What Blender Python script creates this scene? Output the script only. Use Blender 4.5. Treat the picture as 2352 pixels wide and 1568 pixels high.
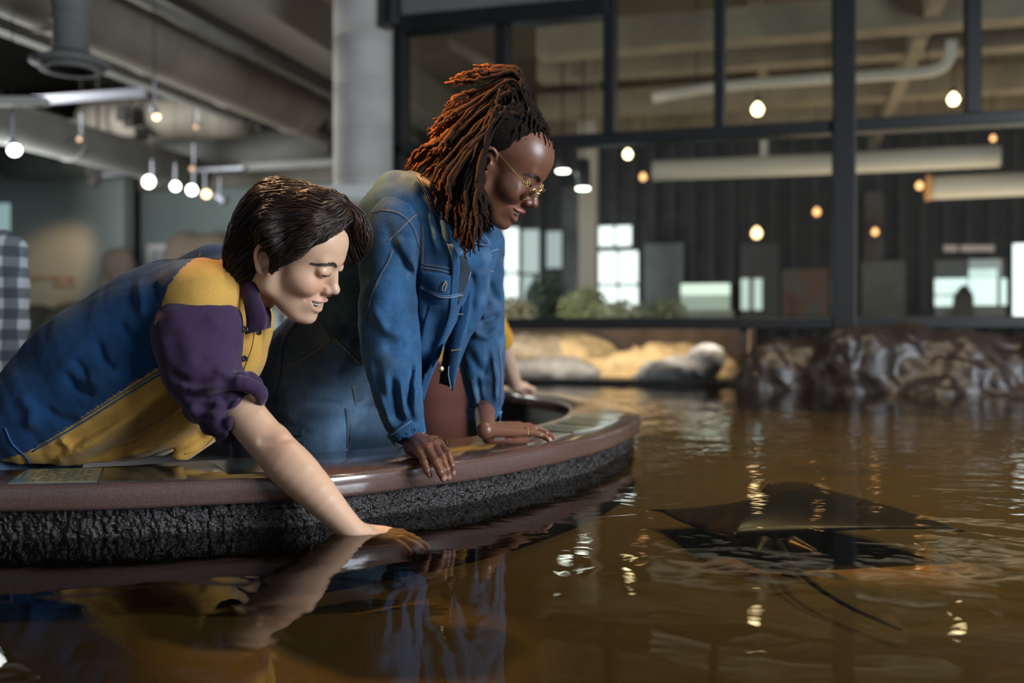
import bpy, bmesh, math, random
import numpy as np
from mathutils import Vector, Matrix
from mathutils.bvhtree import BVHTree

random.seed(7); rng = np.random.default_rng(7)
SC = bpy.context.scene
COL = SC.collection
for _o in list(bpy.data.objects):
    bpy.data.objects.remove(_o)

# ------------------------------------------------------------------ camera
FPX, HZ, CX, CZ = 2287.0, 770.0, 1176.0, 0.975      # focal length in px, horizon row, centre column, eye height
cam_d = bpy.data.cameras.new('camera')
cam = bpy.data.objects.new('camera', cam_d); COL.objects.link(cam)
cam.location = (0, 0, CZ); cam.rotation_euler = (math.pi/2, 0, 0)
cam_d.sensor_width = 36.0; cam_d.lens = FPX/2352*36.0
cam_d.shift_y = (HZ-784)/2352.0
cam_d.clip_start = 0.05; cam_d.clip_end = 100
cam_d.dof.use_dof = True; cam_d.dof.focus_distance = 1.98; cam_d.dof.aperture_fstop = 1.9
SC.camera = cam

# ------------------------------------------------------------------ view, world, lights
SC.view_settings.view_transform = 'Standard'; SC.view_settings.look = 'None'
SC.view_settings.exposure = 0.0; SC.view_settings.gamma = 1.0; SC.view_settings.use_curve_mapping = False
SC.cycles.use_denoising = True
SC.cycles.max_bounces = 8; SC.cycles.transparent_max_bounces = 12
SC.cycles.sample_clamp_indirect = 4.0
SC.cycles.caustics_reflective = False; SC.cycles.caustics_refractive = False
W = bpy.data.worlds.new('world'); SC.world = W; W.use_nodes = True
W.node_tree.nodes['Background'].inputs[0].default_value = (0.80, 0.88, 1.0, 1)
W.node_tree.nodes['Background'].inputs[1].default_value = 0.30

def area(name, loc, target, sx, sy, power, col):
    l = bpy.data.lights.new(name, 'AREA'); l.shape = 'RECTANGLE'; l.size = sx; l.size_y = sy
    l.energy = power; l.color = col
    o = bpy.data.objects.new(name, l); COL.objects.link(o); o.location = loc
    o.rotation_euler = (Vector(target)-Vector(loc)).to_track_quat('-Z', 'Y').to_euler()
    return o
def spot(name, loc, target, power, col, deg=40, blend=.5, r=.06):
    l = bpy.data.lights.new(name, 'SPOT'); l.energy = power; l.color = col
    l.spot_size = math.radians(deg); l.spot_blend = blend; l.shadow_soft_size = r
    o = bpy.data.objects.new(name, l); COL.objects.link(o); o.location = loc
    o.rotation_euler = (Vector(target)-Vector(loc)).to_track_quat('-Z', 'Y').to_euler()
    return o
# added area light for assumed daylight, unseen, right of and behind the photographer
area('assumed_daylight_key', (4.6, -0.6, 2.4), (0.0, 2.1, 0.9), 2.8, 2.4, 500, (.82, .91, 1.0))
# assumed warm spotlights, out of view, above and behind the two visitors
spot('assumed_warm_spot', (-1.9, 1.95, 3.0), (-.06, 2.18, 1.40), 1900, (1.0, .44, .13), 15, .7, .07)
spot('assumed_warm_spot', (-1.2, 3.2, 3.3), (-.50, 1.95, 1.2), 330, (1.0, .56, .26), 11, .7, .06)

# added warm spots without fixtures above the pool, brightening the sand
for _x, _y, _p in ((1.3, 2.6, 150), (2.6, 3.6, 250), (1.2, 4.6, 260), (2.8, 1.6, 170)):
    spot('pool_fill_spot', (_x, _y, 4.3), (_x, _y+.1, 0), _p, (1.0, .78, .50), 95, .9, .12)

# ------------------------------------------------------------------ pixel -> world
def P(px, py, D):
    return np.array([D*(px-CX)/FPX, D, CZ-D*(py-HZ)/FPX])
def PL(pts): return [P(*p) for p in pts]
BA = math.radians(15.6); CA, SA = math.cos(BA), math.sin(BA)
def B(u, v, z=0.0):                         # building frame: u along the window wall, v away from us
    return np.array([u*CA+v*SA, -u*SA+v*CA, z])
def onwall(px, py, v):                      # where the ray of a pixel meets the plane at depth v
    dx = (px-CX)/FPX; D = v/(CA+dx*SA)
    return D*(dx*CA-SA), CZ-D*(py-HZ)/FPX
def onceil(px, py, z):                      # where the ray meets the plane at height z
    D = FPX*(CZ-z)/(py-HZ); X = D*(px-CX)/FPX
    return X*CA-D*SA, X*SA+D*CA
BROT = -BA

# ------------------------------------------------------------------ materials
def mat(name, col, rough=.6, metal=0., var=.0, vscale=8., bump=0., bscale=60., attr=False, spec=.5, coat=0.,
        sss=0., emit=None, estr=0., detail=4., aniso=0., coat_rough=.1, stretch=None, sheen=0., col2=None, distort=0.):
    m = bpy.data.materials.new(name); m.use_nodes = True
    nt = m.node_tree; N = nt.nodes; L = nt.links; b = N['Principled BSDF']
    b.inputs['Roughness'].default_value = rough; b.inputs['Metallic'].default_value = metal
    b.inputs['Specular IOR Level'].default_value = spec
    b.inputs['Coat Weight'].default_value = coat; b.inputs['Coat Roughness'].default_value = coat_rough
    b.inputs['Sheen Weight'].default_value = sheen; b.inputs['Sheen Roughness'].default_value = .4
    if sss:
        b.inputs['Subsurface Weight'].default_value = sss
        b.inputs['Subsurface Radius'].default_value = (.012, .005, .003); b.inputs['Subsurface Scale'].default_value = 1.0
    if aniso: b.inputs['Anisotropic'].default_value = aniso
    tc = N.new('ShaderNodeTexCoord'); vec = tc.outputs['Object']
    if stretch:
        mp = N.new('ShaderNodeMapping'); mp.inputs['Scale'].default_value = stretch
        L.new(vec, mp.inputs['Vector']); vec = mp.outputs['Vector']
    src = None
    if attr:
        a = N.new('ShaderNodeAttribute'); a.attribute_name = 'Col'; src = a.outputs['Color']
    else:
        r = N.new('ShaderNodeRGB'); r.outputs[0].default_value = (*col, 1); src = r.outputs[0]
    if var or col2:
        n = N.new('ShaderNodeTexNoise'); n.inputs['Scale'].default_value = vscale; n.inputs['Detail'].default_value = detail
        n.inputs['Distortion'].default_value = distort
        L.new(vec, n.inputs['Vector'])
        if col2:
            cr = N.new('ShaderNodeValToRGB'); cr.color_ramp.elements[0].position = .38; cr.color_ramp.elements[1].position = .62
            L.new(n.outputs['Fac'], cr.inputs[0])
            mx = N.new('ShaderNodeMix'); mx.data_type = 'RGBA'
            L.new(cr.outputs[0], mx.inputs[0]); L.new(src, mx.inputs[6]); mx.inputs[7].default_value = (*col2, 1)
            src = mx.outputs[2]
        if var:
            mr = N.new('ShaderNodeMapRange'); mr.inputs[1].default_value = .3; mr.inputs[2].default_value = .7
            mr.inputs[3].default_value = 1-var; mr.inputs[4].default_value = 1+var
            L.new(n.outputs['Fac'], mr.inputs[0])
            vm = N.new('ShaderNodeVectorMath'); vm.operation = 'SCALE'
            L.new(src, vm.inputs[0]); L.new(mr.outputs[0], vm.inputs['Scale']); src = vm.outputs[0]
    L.new(src, b.inputs['Base Color'])
    if bump:
        n2 = N.new('ShaderNodeTexNoise'); n2.inputs['Scale'].default_value = bscale; n2.inputs['Detail'].default_value = 3
        L.new(vec, n2.inputs['Vector'])
        bp = N.new('ShaderNodeBump'); bp.inputs['Strength'].default_value = bump; bp.inputs['Distance'].default_value = .004
        L.new(n2.outputs['Fac'], bp.inputs['Height']); L.new(bp.outputs[0], b.inputs['Normal'])
    if emit:
        b.inputs['Emission Color'].default_value = (*emit, 1); b.inputs['Emission Strength'].default_value = estr
    return m

def denim(name, dark=1.0):
    m = mat(name, (.1, .2, .4), rough=.85, attr=True, sheen=.15, spec=.25)
    nt = m.node_tree; N = nt.nodes; L = nt.links; b = N['Principled BSDF']
    tc = N.new('ShaderNodeTexCoord')
    n1 = N.new('ShaderNodeTexNoise'); n1.inputs['Scale'].default_value = 520; n1.inputs['Detail'].default_value = 2
    n2 = N.new('ShaderNodeTexNoise'); n2.inputs['Scale'].default_value = 9; n2.inputs['Detail'].default_value = 5
    wv = N.new('ShaderNodeTexWave'); wv.inputs['Scale'].default_value = 260; wv.bands_direction = 'DIAGONAL'
    wv.inputs['Distortion'].default_value = 2.0
    for n in (n1, n2, wv): L.new(tc.outputs['Object'], n.inputs['Vector'])
    r1 = N.new('ShaderNodeMapRange'); r1.inputs[1].default_value = .3; r1.inputs[2].default_value = .7
    r1.inputs[3].default_value = .62*dark; r1.inputs[4].default_value = 1.38*dark; L.new(n1.outputs['Fac'], r1.inputs[0])
    r2 = N.new('ShaderNodeMapRange'); r2.inputs[1].default_value = .35; r2.inputs[2].default_value = .68
    r2.inputs[3].default_value = .78; r2.inputs[4].default_value = 1.35; L.new(n2.outputs['Fac'], r2.inputs[0])
    mu = N.new('ShaderNodeMath'); mu.operation = 'MULTIPLY'; L.new(r1.outputs[0], mu.inputs[0]); L.new(r2.outputs[0], mu.inputs[1])
    at = [n for n in N if n.type == 'ATTRIBUTE'][0]
    vm = N.new('ShaderNodeVectorMath'); vm.operation = 'SCALE'
    L.new(at.outputs['Color'], vm.inputs[0]); L.new(mu.outputs[0], vm.inputs['Scale']); L.new(vm.outputs[0], b.inputs['Base Color'])
    bp = N.new('ShaderNodeBump'); bp.inputs['Strength'].default_value = .35; bp.inputs['Distance'].default_value = .0012
    ad = N.new('ShaderNodeMath'); ad.operation = 'ADD'; L.new(n1.outputs['Fac'], ad.inputs[0]); L.new(wv.outputs['Fac'], ad.inputs[1])
    L.new(ad.outputs[0], bp.inputs['Height']); L.new(bp.outputs[0], b.inputs['Normal'])
    return m

def emis(name, col, s):
    m = bpy.data.materials.new(name); m.use_nodes = True; N = m.node_tree.nodes
    b = N['Principled BSDF']; b.inputs['Base Color'].default_value = (*[c*.3 for c in col], 1)
    b.inputs['Emission Color'].default_value = (*col, 1); b.inputs['Emission Strength'].default_value = s
    return m

# ------------------------------------------------------------------ objects
def me_obj(name, verts, faces, m=None, parent=None, smooth=True, col=None):
    me = bpy.data.meshes.new(name)
    verts = np.asarray(verts, float)
    me.from_pydata([tuple(v) for v in verts], [], [tuple(int(i) for i in f) for f in faces]) if not isinstance(faces, np.ndarray) \
        else fast_mesh(me, verts, faces)
    me.update()
    if smooth: me.polygons.foreach_set('use_smooth', [True]*len(me.polygons))
    if col is not None:
        ca = me.color_attributes.new('Col', 'FLOAT_COLOR', 'POINT')
        c = np.ones((len(verts), 4), np.float32); c[:, :3] = col
        ca.data.foreach_set('color', c.ravel())
    if m: me.materials.append(m)
    o = bpy.data.objects.new(name, me); COL.objects.link(o)
    if parent: o.parent = parent
    return o
def fast_mesh(me, v, f):
    n = f.shape[1]
    me.vertices.add(len(v)); me.vertices.foreach_set('co', v.astype(np.float32).ravel())
    me.loops.add(f.size); me.loops.foreach_set('vertex_index', f.astype(np.int32).ravel())
    me.polygons.add(len(f)); me.polygons.foreach_set('loop_start', np.arange(0, f.size, n, dtype=np.int32))
    me.update(calc_edges=True)
def tag(o, label, cat, group=None):
    o['label'] = label; o['category'] = cat
    if group: o['group'] = group
    return o
def struct(o): o['kind'] = 'structure'; return o
def empty(name, loc=(0, 0, 0), rz=0.0):
    o = bpy.data.objects.new(name, None); COL.objects.link(o); o.location = tuple(loc); o.rotation_euler = (0, 0, rz)
    o.empty_display_size = .05
    return o
def reloc(root, loc):                       # put the Empty at the thing's base, keep the children where they are
    loc = Vector(tuple(loc)); root.location = loc
    for c in root.children: c.location = c.location-loc

class MB:                                   # simple mesh collector
    def __init__(s): s.v = []; s.f = []
    def add(s, v, f):
        b = len(s.v); s.v += [tuple(x) for x in v]; s.f += [tuple(i+b for i in q) for q in f]; return s
    def box(s, c, d, rz=0., rx=0., ry=0.):
        M = Matrix.Translation(Vector(tuple(c))) @ Matrix.Rotation(rz, 4, 'Z') @ Matrix.Rotation(ry, 4, 'Y') @ Matrix.Rotation(rx, 4, 'X')
        v = [M @ Vector((x*d[0]/2, y*d[1]/2, z*d[2]/2)) for x in (-1, 1) for y in (-1, 1) for z in (-1, 1)]
        return s.add(v, [(0, 1, 3, 2), (4, 6, 7, 5), (0, 4, 5, 1), (2, 3, 7, 6), (0, 2, 6, 4), (1, 5, 7, 3)])
    def bbox(s, u0, u1, v0, v1, z0, z1):     # box in the building frame
        c = [B(u, v, z) for u in (u0, u1) for v in (v0, v1) for z in (z0, z1)]
        return s.add(c, [(0, 1, 3, 2), (4, 6, 7, 5), (0, 4, 5, 1), (2, 3, 7, 6), (0, 2, 6, 4), (1, 5, 7, 3)])
    def tube(s, pts, r, n=8, cap=True):
        pts = [np.asarray(p, float) for p in pts]; m = len(pts)
        rr = r if hasattr(r, '__len__') else [r]*m
        T = [pts[min(i+1, m-1)]-pts[max(i-1, 0)] for i in range(m)]
        T = [t/(np.linalg.norm(t)+1e-12) for t in T]
        a = np.array([0, 0, 1.]) if abs(T[0][2]) < .9 else np.array([1., 0, 0])
        x = np.cross(a, T[0]); x /= np.linalg.norm(x); v = []
        for i in range(m):
            x = x-T[i]*np.dot(x, T[i]); x /= np.linalg.norm(x)+1e-12; y = np.cross(T[i], x)
            for k in range(n):
                t = 2*math.pi*k/n; v.append(pts[i]+rr[i]*(math.cos(t)*x+math.sin(t)*y))
        f = [(i*n+k, i*n+(k+1) % n, (i+1)*n+(k+1) % n, (i+1)*n+k) for i in range(m-1) for k in range(n)]
        if cap: f += [tuple(range(n-1, -1, -1)), tuple(range((m-1)*n, m*n))]
        return s.add(v, f)
    def lathe(s, c, prof, n=24, axis=None):
        c = np.asarray(c, float); M = np.eye(3)
        if axis is not None:
            q = Vector((0, 0, 1)).rotation_difference(Vector(tuple(axis))); M = np.array(q.to_matrix())
        v = []
        for (r, z) in prof:
            for k in range(n):
                t = 2*math.pi*k/n; v.append(c+M@np.array([r*math.cos(t), r*math.sin(t), z]))
        m = len(prof)
        f = [(i*n+k, i*n+(k+1) % n, (i+1)*n+(k+1) % n, (i+1)*n+k) for i in range(m-1) for k in range(n)]
        if prof[0][0] > 1e-6: f.append(tuple(range(n-1, -1, -1)))
        if prof[-1][0] > 1e-6: f.append(tuple(range((m-1)*n, m*n)))
        return s.add(v, f)
    def build(s, name, m=None, parent=None, smooth=False, bevel=0.):
        o = me_obj(name, s.v, s.f, m, parent, smooth)
        if bevel:
            md = o.modifiers.new('bevel', 'BEVEL'); md.width = bevel; md.segments = 2; md.limit_method = 'ANGLE'
        if smooth:
            pass
        return o

def crom(pts, n):                            # Catmull-Rom resample, n points
    p = np.asarray(pts, float); m = len(p)
    if m < 3: return [p[0]+(p[-1]-p[0])*t for t in np.linspace(0, 1, n)]
    q = np.vstack([2*p[0]-p[1], p, 2*p[-1]-p[-2]]); out = []
    for t in np.linspace(0, m-1-1e-9, n):
        i = int(t); u = t-i; a, b, c, d = q[i:i+4]
        out.append(.5*((2*b)+(-a+c)*u+(2*a-5*b+4*c-d)*u*u+(-a+3*b-3*c+d)*u**3))
    return out

# ------------------------------------------------------------------ implicit modelling
def vnoise(p, s, seed=0):
    q = p*s+seed*17.31; i = np.floor(q).astype(np.int64); f = q-i; f = f*f*(3-2*f)
    def h(a, b, c):
        x = (a*374761393+b*668265263+c*2147483647+seed*1013) & 0xffffffff
        x = ((x ^ (x >> 13))*1274126177) & 0xffffffff
        return ((x ^ (x >> 16)) & 0xffff)/65535.
    r = 0
    for a in (0, 1):
        for b in (0, 1):
            for c in (0, 1):
                w = (f[:, 0] if a else 1-f[:, 0])*(f[:, 1] if b else 1-f[:, 1])*(f[:, 2] if c else 1-f[:, 2])
                r = r+w*h(i[:, 0]+a, i[:, 1]+b, i[:, 2]+c)
    return r*2-1
def smin(a, b, k):
    if k <= 0: return np.minimum(a, b)
    h = np.maximum(k-np.abs(a-b), 0)/k
    return np.minimum(a, b)-h*h*k*.25
def segd(p, a, b):
    ba = b-a; t = np.clip(((p-a)@ba)/(ba@ba+1e-12), 0, 1)
    return np.linalg.norm(p-a-t[:, None]*ba, axis=1), t
MARG = .06
class F:
    def __init__(s, marg=MARG): s.mg = marg; s.ops = []; s.lo = np.full(3, 1e9); s.hi = np.full(3, -1e9)
    def _add(s, kind, fn, lo, hi, k):
        lo = np.asarray(lo)-s.mg-k; hi = np.asarray(hi)+s.mg+k
        s.ops.append((kind, fn, lo, hi, k))
        if kind == 'u': s.lo = np.minimum(s.lo, lo+s.mg*.5); s.hi = np.maximum(s.hi, hi-s.mg*.5)
        return s
    def cap(s, a, b, ra, rb=None, k=.01, op='u'):
        a = np.asarray(a, float); b = np.asarray(b, float); rb = ra if rb is None else rb
        def fn(p):
            d, t = segd(p, a, b); return d-(ra+(rb-ra)*t)
        R = max(ra, rb); return s._add(op, fn, np.minimum(a, b)-R, np.maximum(a, b)+R, k)
    def chain(s, pts, rad, k=.01, op='u', n=None):
        pts = [np.asarray(q, float) for q in pts]
        if n:
            pr = crom([list(q)+[r] for q, r in zip(pts, rad)], n); pts = [q[:3] for q in pr]; rad = [q[3] for q in pr]
        def fn(p):
            d = np.full(len(p), 9.)
            for i in range(len(pts)-1):
                e, t = segd(p, pts[i], pts[i+1]); d = np.minimum(d, e-(rad[i]+(rad[i+1]-rad[i])*t))
            return d
        R = max(rad); A = np.array(pts); return s._add(op, fn, A.min(0)-R, A.max(0)+R, k)
    def multi(s, chains, kin=.005, k=.01):
        ch = [([np.asarray(q, float) for q in p], r) for p, r in chains]
        def fn(p):
            tot = None
            for pts, rad in ch:
                d = np.full(len(p), 9.)
                for i in range(len(pts)-1):
                    e, t = segd(p, pts[i], pts[i+1]); d = np.minimum(d, e-(rad[i]+(rad[i+1]-rad[i])*t))
                tot = d if tot is None else smin(tot, d, kin)
            return tot
        A = np.array([q for pts, _ in ch for q in pts]); R = max(max(r) for _, r in ch)
        return s._add('u', fn, A.min(0)-R, A.max(0)+R, k)
    def ell(s, c, r, k=.01, op='u', R=None):
        c = np.asarray(c, float); r = np.asarray(r, float); M = None if R is None else np.asarray(R)
        def fn(p):
            q = p-c
            if M is not None: q = q@M
            k0 = np.linalg.norm(q/r, axis=1); k1 = np.linalg.norm(q/(r*r), axis=1)
            return k0*(k0-1)/(k1+1e-9)
        e = r.max() if M is not None else r
        return s._add(op, fn, c-e, c+e, k)
    def sweep(s, pts, aw, bt, side, k=.02, op='u', n=14, pw=2.0):   # aw: half width along side, bt: half thickness
        side = np.asarray(side, float); side /= np.linalg.norm(side)
        pr = crom([list(q)+[a, b] for q, a, b in zip(pts, aw, bt)], n)
        C = np.array([q[:3] for q in pr]); A = [q[3] for q in pr]; Bt = [q[4] for q in pr]
        def fn(p):
            d = np.full(len(p), 9.)
            for i in range(n-1):
                a, b = C[i], C[i+1]; ba = b-a; L = np.linalg.norm(ba); ax = ba/L
                sd = side-ax*(side@ax); sd /= np.linalg.norm(sd); th = np.cross(ax, sd)
                q = p-a; tl = q@ax; t = np.clip(tl/L, 0, 1)
                ra = A[i]+(A[i+1]-A[i])*t; rb = Bt[i]+(Bt[i+1]-Bt[i])*t
                over = tl-t*L; x = q@sd; y = q@th; mn = np.minimum(ra, rb)
                rr = (np.abs(x/ra)**pw+np.abs(y/rb)**pw+1e-9)**(1/pw)
                e = (rr-1)*mn
                out = np.sqrt(np.maximum(e, 0)**2+over**2)+np.minimum(e, 0)*(np.abs(over) < 1e-9)
                e2 = (np.sqrt(rr**2+(over/mn)**2)-1)*mn
                d = np.minimum(d, e2)
            return d
        R = max(max(A), max(Bt)); return s._add(op, fn, C.min(0)-R, C.max(0)+R, k)
    def fn(s, kind, fn, lo=(-9, -9, -9), hi=(9, 9, 9), k=.0):
        return s._add(kind, fn, lo, hi, k)
    def fold(s, pts, h, w, near=None):        # ridge (+) or groove (-) along a polyline; taper at both ends
        pts = [np.asarray(q, float) for q in pts]
        def fn(p):
            best = np.full(len(p), 9.); tt = np.zeros(len(p)); m = len(pts)-1
            for i in range(m):
                e, t = segd(p, pts[i], pts[i+1]); c = e < best
                best = np.where(c, e, best); tt = np.where(c, (i+t)/m, tt)
            return -h*np.exp(-(best/w)**2)*np.clip(np.minimum(tt, 1-tt)*5+.15, 0, 1)
        A = np.array(pts); return s._add('d', fn, A.min(0)-2.5*w, A.max(0)+2.5*w, 0)
    def foldxz(s, pts, h, w, ymax):           # the same, as a crease running straight back into the cloth
        pts = [np.asarray(q, float)*np.array([1, 0, 1]) for q in pts]
        def fn(p):
            q = p*np.array([1, 0, 1]); best = np.full(len(p), 9.); tt = np.zeros(len(p)); m = len(pts)-1
            for i in range(m):
                e, t = segd(q, pts[i], pts[i+1]); c = e < best
                best = np.where(c, e, best); tt = np.where(c, (i+t)/m, tt)
            return -h*np.exp(-(best/w)**2)*np.clip(np.minimum(tt, 1-tt)*5+.1, 0, 1)*np.clip((ymax-p[:, 1])/.03, 0, 1)
        A = np.array(pts); lo = A.min(0)-2.5*w; hi = A.max(0)+2.5*w; lo[1] = -9; hi[1] = 9
        return s._add('d', fn, lo, hi, 0)
    def ev(s, p):
        d = np.full(len(p), .9*s.mg)
        for kind, fn, lo, hi, k in s.ops:
            m = np.all((p > lo) & (p < hi), axis=1)
            if not m.any(): continue
            e = fn(p[m]); c = d[m]
            if kind == 'u': c = smin(c, e, k)
            elif kind == 's': c = -smin(-c, e, k)
            elif kind == 'i': c = -smin(-c, -e, k)
            elif kind == 'd': c = c+e
            d[m] = c
        return d
    def mesh(s, h, lo=None, hi=None):
        lo = s.lo-3*h if lo is None else np.asarray(lo, float); hi = s.hi+3*h if hi is None else np.asarray(hi, float)
        nb = np.ceil((hi-lo)/(8*h)).astype(int); n = nb*8
        gi = np.stack(np.meshgrid(*[np.arange(k) for k in nb], indexing='ij'), -1).reshape(-1, 3)
        cc = lo+(gi*8+4)*h
        dc = np.abs(s.ev(cc)) < max(4*h*1.9+.008, .0)
        if 4*h*1.9+.008 > .9*s.mg: dc[:] = True
        act = gi[dc]
        V = np.full(tuple(n+1), 1., np.float32)
        o = np.stack(np.meshgrid(*[np.arange(9)]*3, indexing='ij'), -1).reshape(-1, 3)
        for c0 in range(0, len(act), 800):
            idx = (act[c0:c0+800, None, :]*8+o[None]).reshape(-1, 3)
            V[idx[:, 0], idx[:, 1], idx[:, 2]] = s.ev(lo+idx*h)
        S = V < 0
        cs = [(i, j, k) for i in (0, 1) for j in (0, 1) for k in (0, 1)]
        cnt = sum(S[i:n[0]+i, j:n[1]+j, k:n[2]+k].astype(np.int8) for i, j, k in cs)
        cell = np.argwhere((cnt > 0) & (cnt < 8))
        vid = np.full(tuple(n), -1, np.int64); vid[cell[:, 0], cell[:, 1], cell[:, 2]] = np.arange(len(cell))
        acc = np.zeros((len(cell), 3)); wt = np.zeros(len(cell))
        for a in cs:
            for ax in range(3):
                if a[ax]: continue
                b = list(a); b[ax] = 1
                va = V[cell[:, 0]+a[0], cell[:, 1]+a[1], cell[:, 2]+a[2]]; vb = V[cell[:, 0]+b[0], cell[:, 1]+b[1], cell[:, 2]+b[2]]
                m = (va < 0) != (vb < 0); t = np.where(m, va/(va-vb+1e-20*(~m)), 0)
                q = np.tile(np.array(a, float), (len(cell), 1)); q[:, ax] += t
                acc += q*m[:, None]; wt += m
        verts = lo+(cell+acc/wt[:, None])*h
        faces = []
        for ax in range(3):
            u, v = (ax+1) % 3, (ax+2) % 3
            sl0 = [slice(1, n[i]) for i in range(3)]; sl1 = list(sl0)
            sl0[ax] = slice(0, n[ax]); sl1[ax] = slice(1, n[ax]+1)
            A = S[tuple(sl0)]; Bm = S[tuple(sl1)]
            e = np.argwhere(A != Bm)
            ins = A[e[:, 0], e[:, 1], e[:, 2]]
            off = np.ones(3, int); off[ax] = 0; e = e+off
            du = np.zeros(3, int); du[u] = 1; dv = np.zeros(3, int); dv[v] = 1
            g = lambda q: vid[q[:, 0], q[:, 1], q[:, 2]]
            q = np.stack([g(e-du-dv), g(e-dv), g(e), g(e-du)], 1)
            q = np.where(ins[:, None], q, q[:, ::-1]); faces.append(q[(q >= 0).all(1)])
        return verts, np.vstack(faces)

def relax(v, f, it=1, lam=.5):               # light Laplacian smoothing
    for _ in range(it):
        s = np.zeros_like(v); c = np.zeros(len(v))
        for i in range(4):
            a, b = f[:, i], f[:, (i+1) % 4]
            np.add.at(s, a, v[b]); np.add.at(s, b, v[a]); np.add.at(c, a, 1); np.add.at(c, b, 1)
        v = v+lam*(s/np.maximum(c, 1)[:, None]-v)
    return v
def bvh_of(v, f): return BVHTree.FromPolygons([tuple(x) for x in v], [tuple(int(i) for i in q) for q in f])
def bvh_obj(*objs):
    V = []; Fc = []
    for o in objs:
        b = len(V); M = o.matrix_world
        V += [v.co.copy() for v in o.data.vertices]; Fc += [tuple(i+b for i in p.vertices) for p in o.data.polygons]
    return BVHTree.FromPolygons(V, Fc)
EYE = Vector((0, 0, CZ))
def hit(bvh, px, py, Dmax=6., default=None):
    d = Vector(tuple(P(px, py, 1.)))-EYE; d.normalize()
    loc, nor, i, dist = bvh.ray_cast(EYE, d, Dmax)
    if loc is None: return (None, None) if default is None else (Vector(tuple(P(px, py, default))), -d)
    return loc, nor
def on_surf(bvh, pts, n, off=.002):           # polyline laid on a garment
    pl = crom([list(p) for p in pts], n); out = []; last = None
    for p in pl:
        loc, nor = hit(bvh, p[0], p[1])
        if loc is None or (last is not None and abs(loc.y-last) > .07):
            if last is None: continue
            loc = Vector(tuple(P(p[0], p[1], last))); nor = Vector((0, -1, 0))
        if nor.dot(loc-EYE) > 0: nor = -nor
        last = loc.y; out.append(np.array(loc+nor*off))
    return out
def seam(name, bvh, pts, m, parent, r=.0012, n=30, off=.001):
    q = on_surf(bvh, pts, n, off)
    if len(q) < 2: return None
    return MB().tube(q, r, 6).build(name, m, parent, smooth=True)
def ruled(name, top, bot, m, parent, bvh=None, n=16, k=8, thick=.003, off=.003, col=None, puff=0., bend=None):
    T = crom(top, n); Bo = crom(bot, n); g = []
    for i in range(n):
        row = []
        for j in range(k):
            t = j/(k-1); p = np.array(T[i])*(1-t)+np.array(Bo[i])*t
            if bvh is not None:
                loc, nor = hit(bvh, p[0], p[1])
                D = loc.y if loc is not None else None
                row.append([p[0], p[1], D])
            else: row.append([p[0], p[1], p[2]])
        g.append(row)
    if bvh is not None:
        vals = [c[2] for r in g for c in r if c[2] is not None]; med = np.median(vals) if vals else 2.
        for r in g:
            for c in r:
                if c[2] is None or abs(c[2]-med) > .12: c[2] = med
    v = []
    for i, r in enumerate(g):
        for j, c in enumerate(r):
            pf = puff*math.sin(math.pi*i/(n-1))*math.sin(math.pi*j/(k-1))
            v.append(P(c[0], c[1], c[2]-off-pf))
    v2 = [q+np.array([0, thick, 0]) for q in v]; N0 = len(v)
    f = [(i*k+j, i*k+j+1, (i+1)*k+j+1, (i+1)*k+j) for i in range(n-1) for j in range(k-1)]
    f += [tuple(q+N0 for q in reversed(a)) for a in f]
    ring = [i*k for i in range(n)]+[(n-1)*k+j for j in range(1, k)]+[i*k+k-1 for i in range(n-2, -1, -1)]+[j for j in range(k-2, 0, -1)]
    for a, b in zip(ring, ring[1:]+ring[:1]): f.append((a, b, b+N0, a+N0))
    return me_obj(name, v+v2, f, m, parent, True, None if col is None else np.tile(np.array(col, np.float32), (2*N0, 1)))
# ================================================================== large structure
M = {}
M['floor'] = mat('floor_concrete', (.035, .035, .036), .45, var=.25, vscale=3, bump=.1, bscale=30)
M['sand'] = mat('tank_sand', (.215, .140, .062), .95, var=.40, vscale=1.6, bump=.6, bscale=260, detail=9, col2=(.115, .088, .045), spec=.1)
M['stone'] = mat('counter_stone', (.105, .062, .052), .17, var=.35, vscale=420, coat=.5, coat_rough=.08, spec=.6, bump=.02, bscale=200)
M['rock_wet'] = mat('wet_rock', (.010, .0075, .0065), .13, var=.5, vscale=60, bump=1.0, bscale=260, spec=.5)
M['baywall'] = mat('bay_wall', (.040, .038, .032), .55, var=.3, vscale=12, bump=.1)
M['frame'] = mat('black_steel', (.012, .013, .015), .38, var=.15, vscale=6)
M['conc'] = mat('concrete', (.50, .48, .45), .85, var=.12, vscale=5, bump=.15, bscale=40)
M['ceil'] = mat('ceiling_concrete', (.10, .092, .078), .9, var=.25, vscale=1.2)
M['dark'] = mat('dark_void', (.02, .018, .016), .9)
M['duct'] = mat('painted_duct', (.17, .15, .12), .7, var=.12, vscale=3)
M['duct_grey'] = mat('grey_duct', (.16, .16, .15), .7, var=.12, vscale=3)
M['wallteal'] = mat('grey_green_paint', (.28, .32, .31), .8, var=.04, vscale=2)
M['wallteal2'] = mat('dark_green_paint', (.15, .19, .185), .8, var=.05, vscale=2)
M['brownrock'] = mat('brown_rock', (.15, .115, .085), .9, var=.5, vscale=5, bump=.6, bscale=25, detail=8, col2=(.07, .055, .045))
M['slat'] = mat('dark_boards', (.035, .033, .032), .7, var=.4, vscale=4)
M['pipe'] = mat('white_pipe', (.62, .58, .50), .5)
M['tan'] = mat('tan_beam', (.30, .25, .185), .85, var=.15, vscale=4)
M['lampmetal'] = mat('lamp_metal', (.30, .31, .36), .4, metal=.3)
M['lampwhite'] = emis('lamp_glow', (1, .93, .78), 14)
M['lampcool'] = emis('lamp_cool_glow', (.92, 1, .88), 12)
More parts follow.
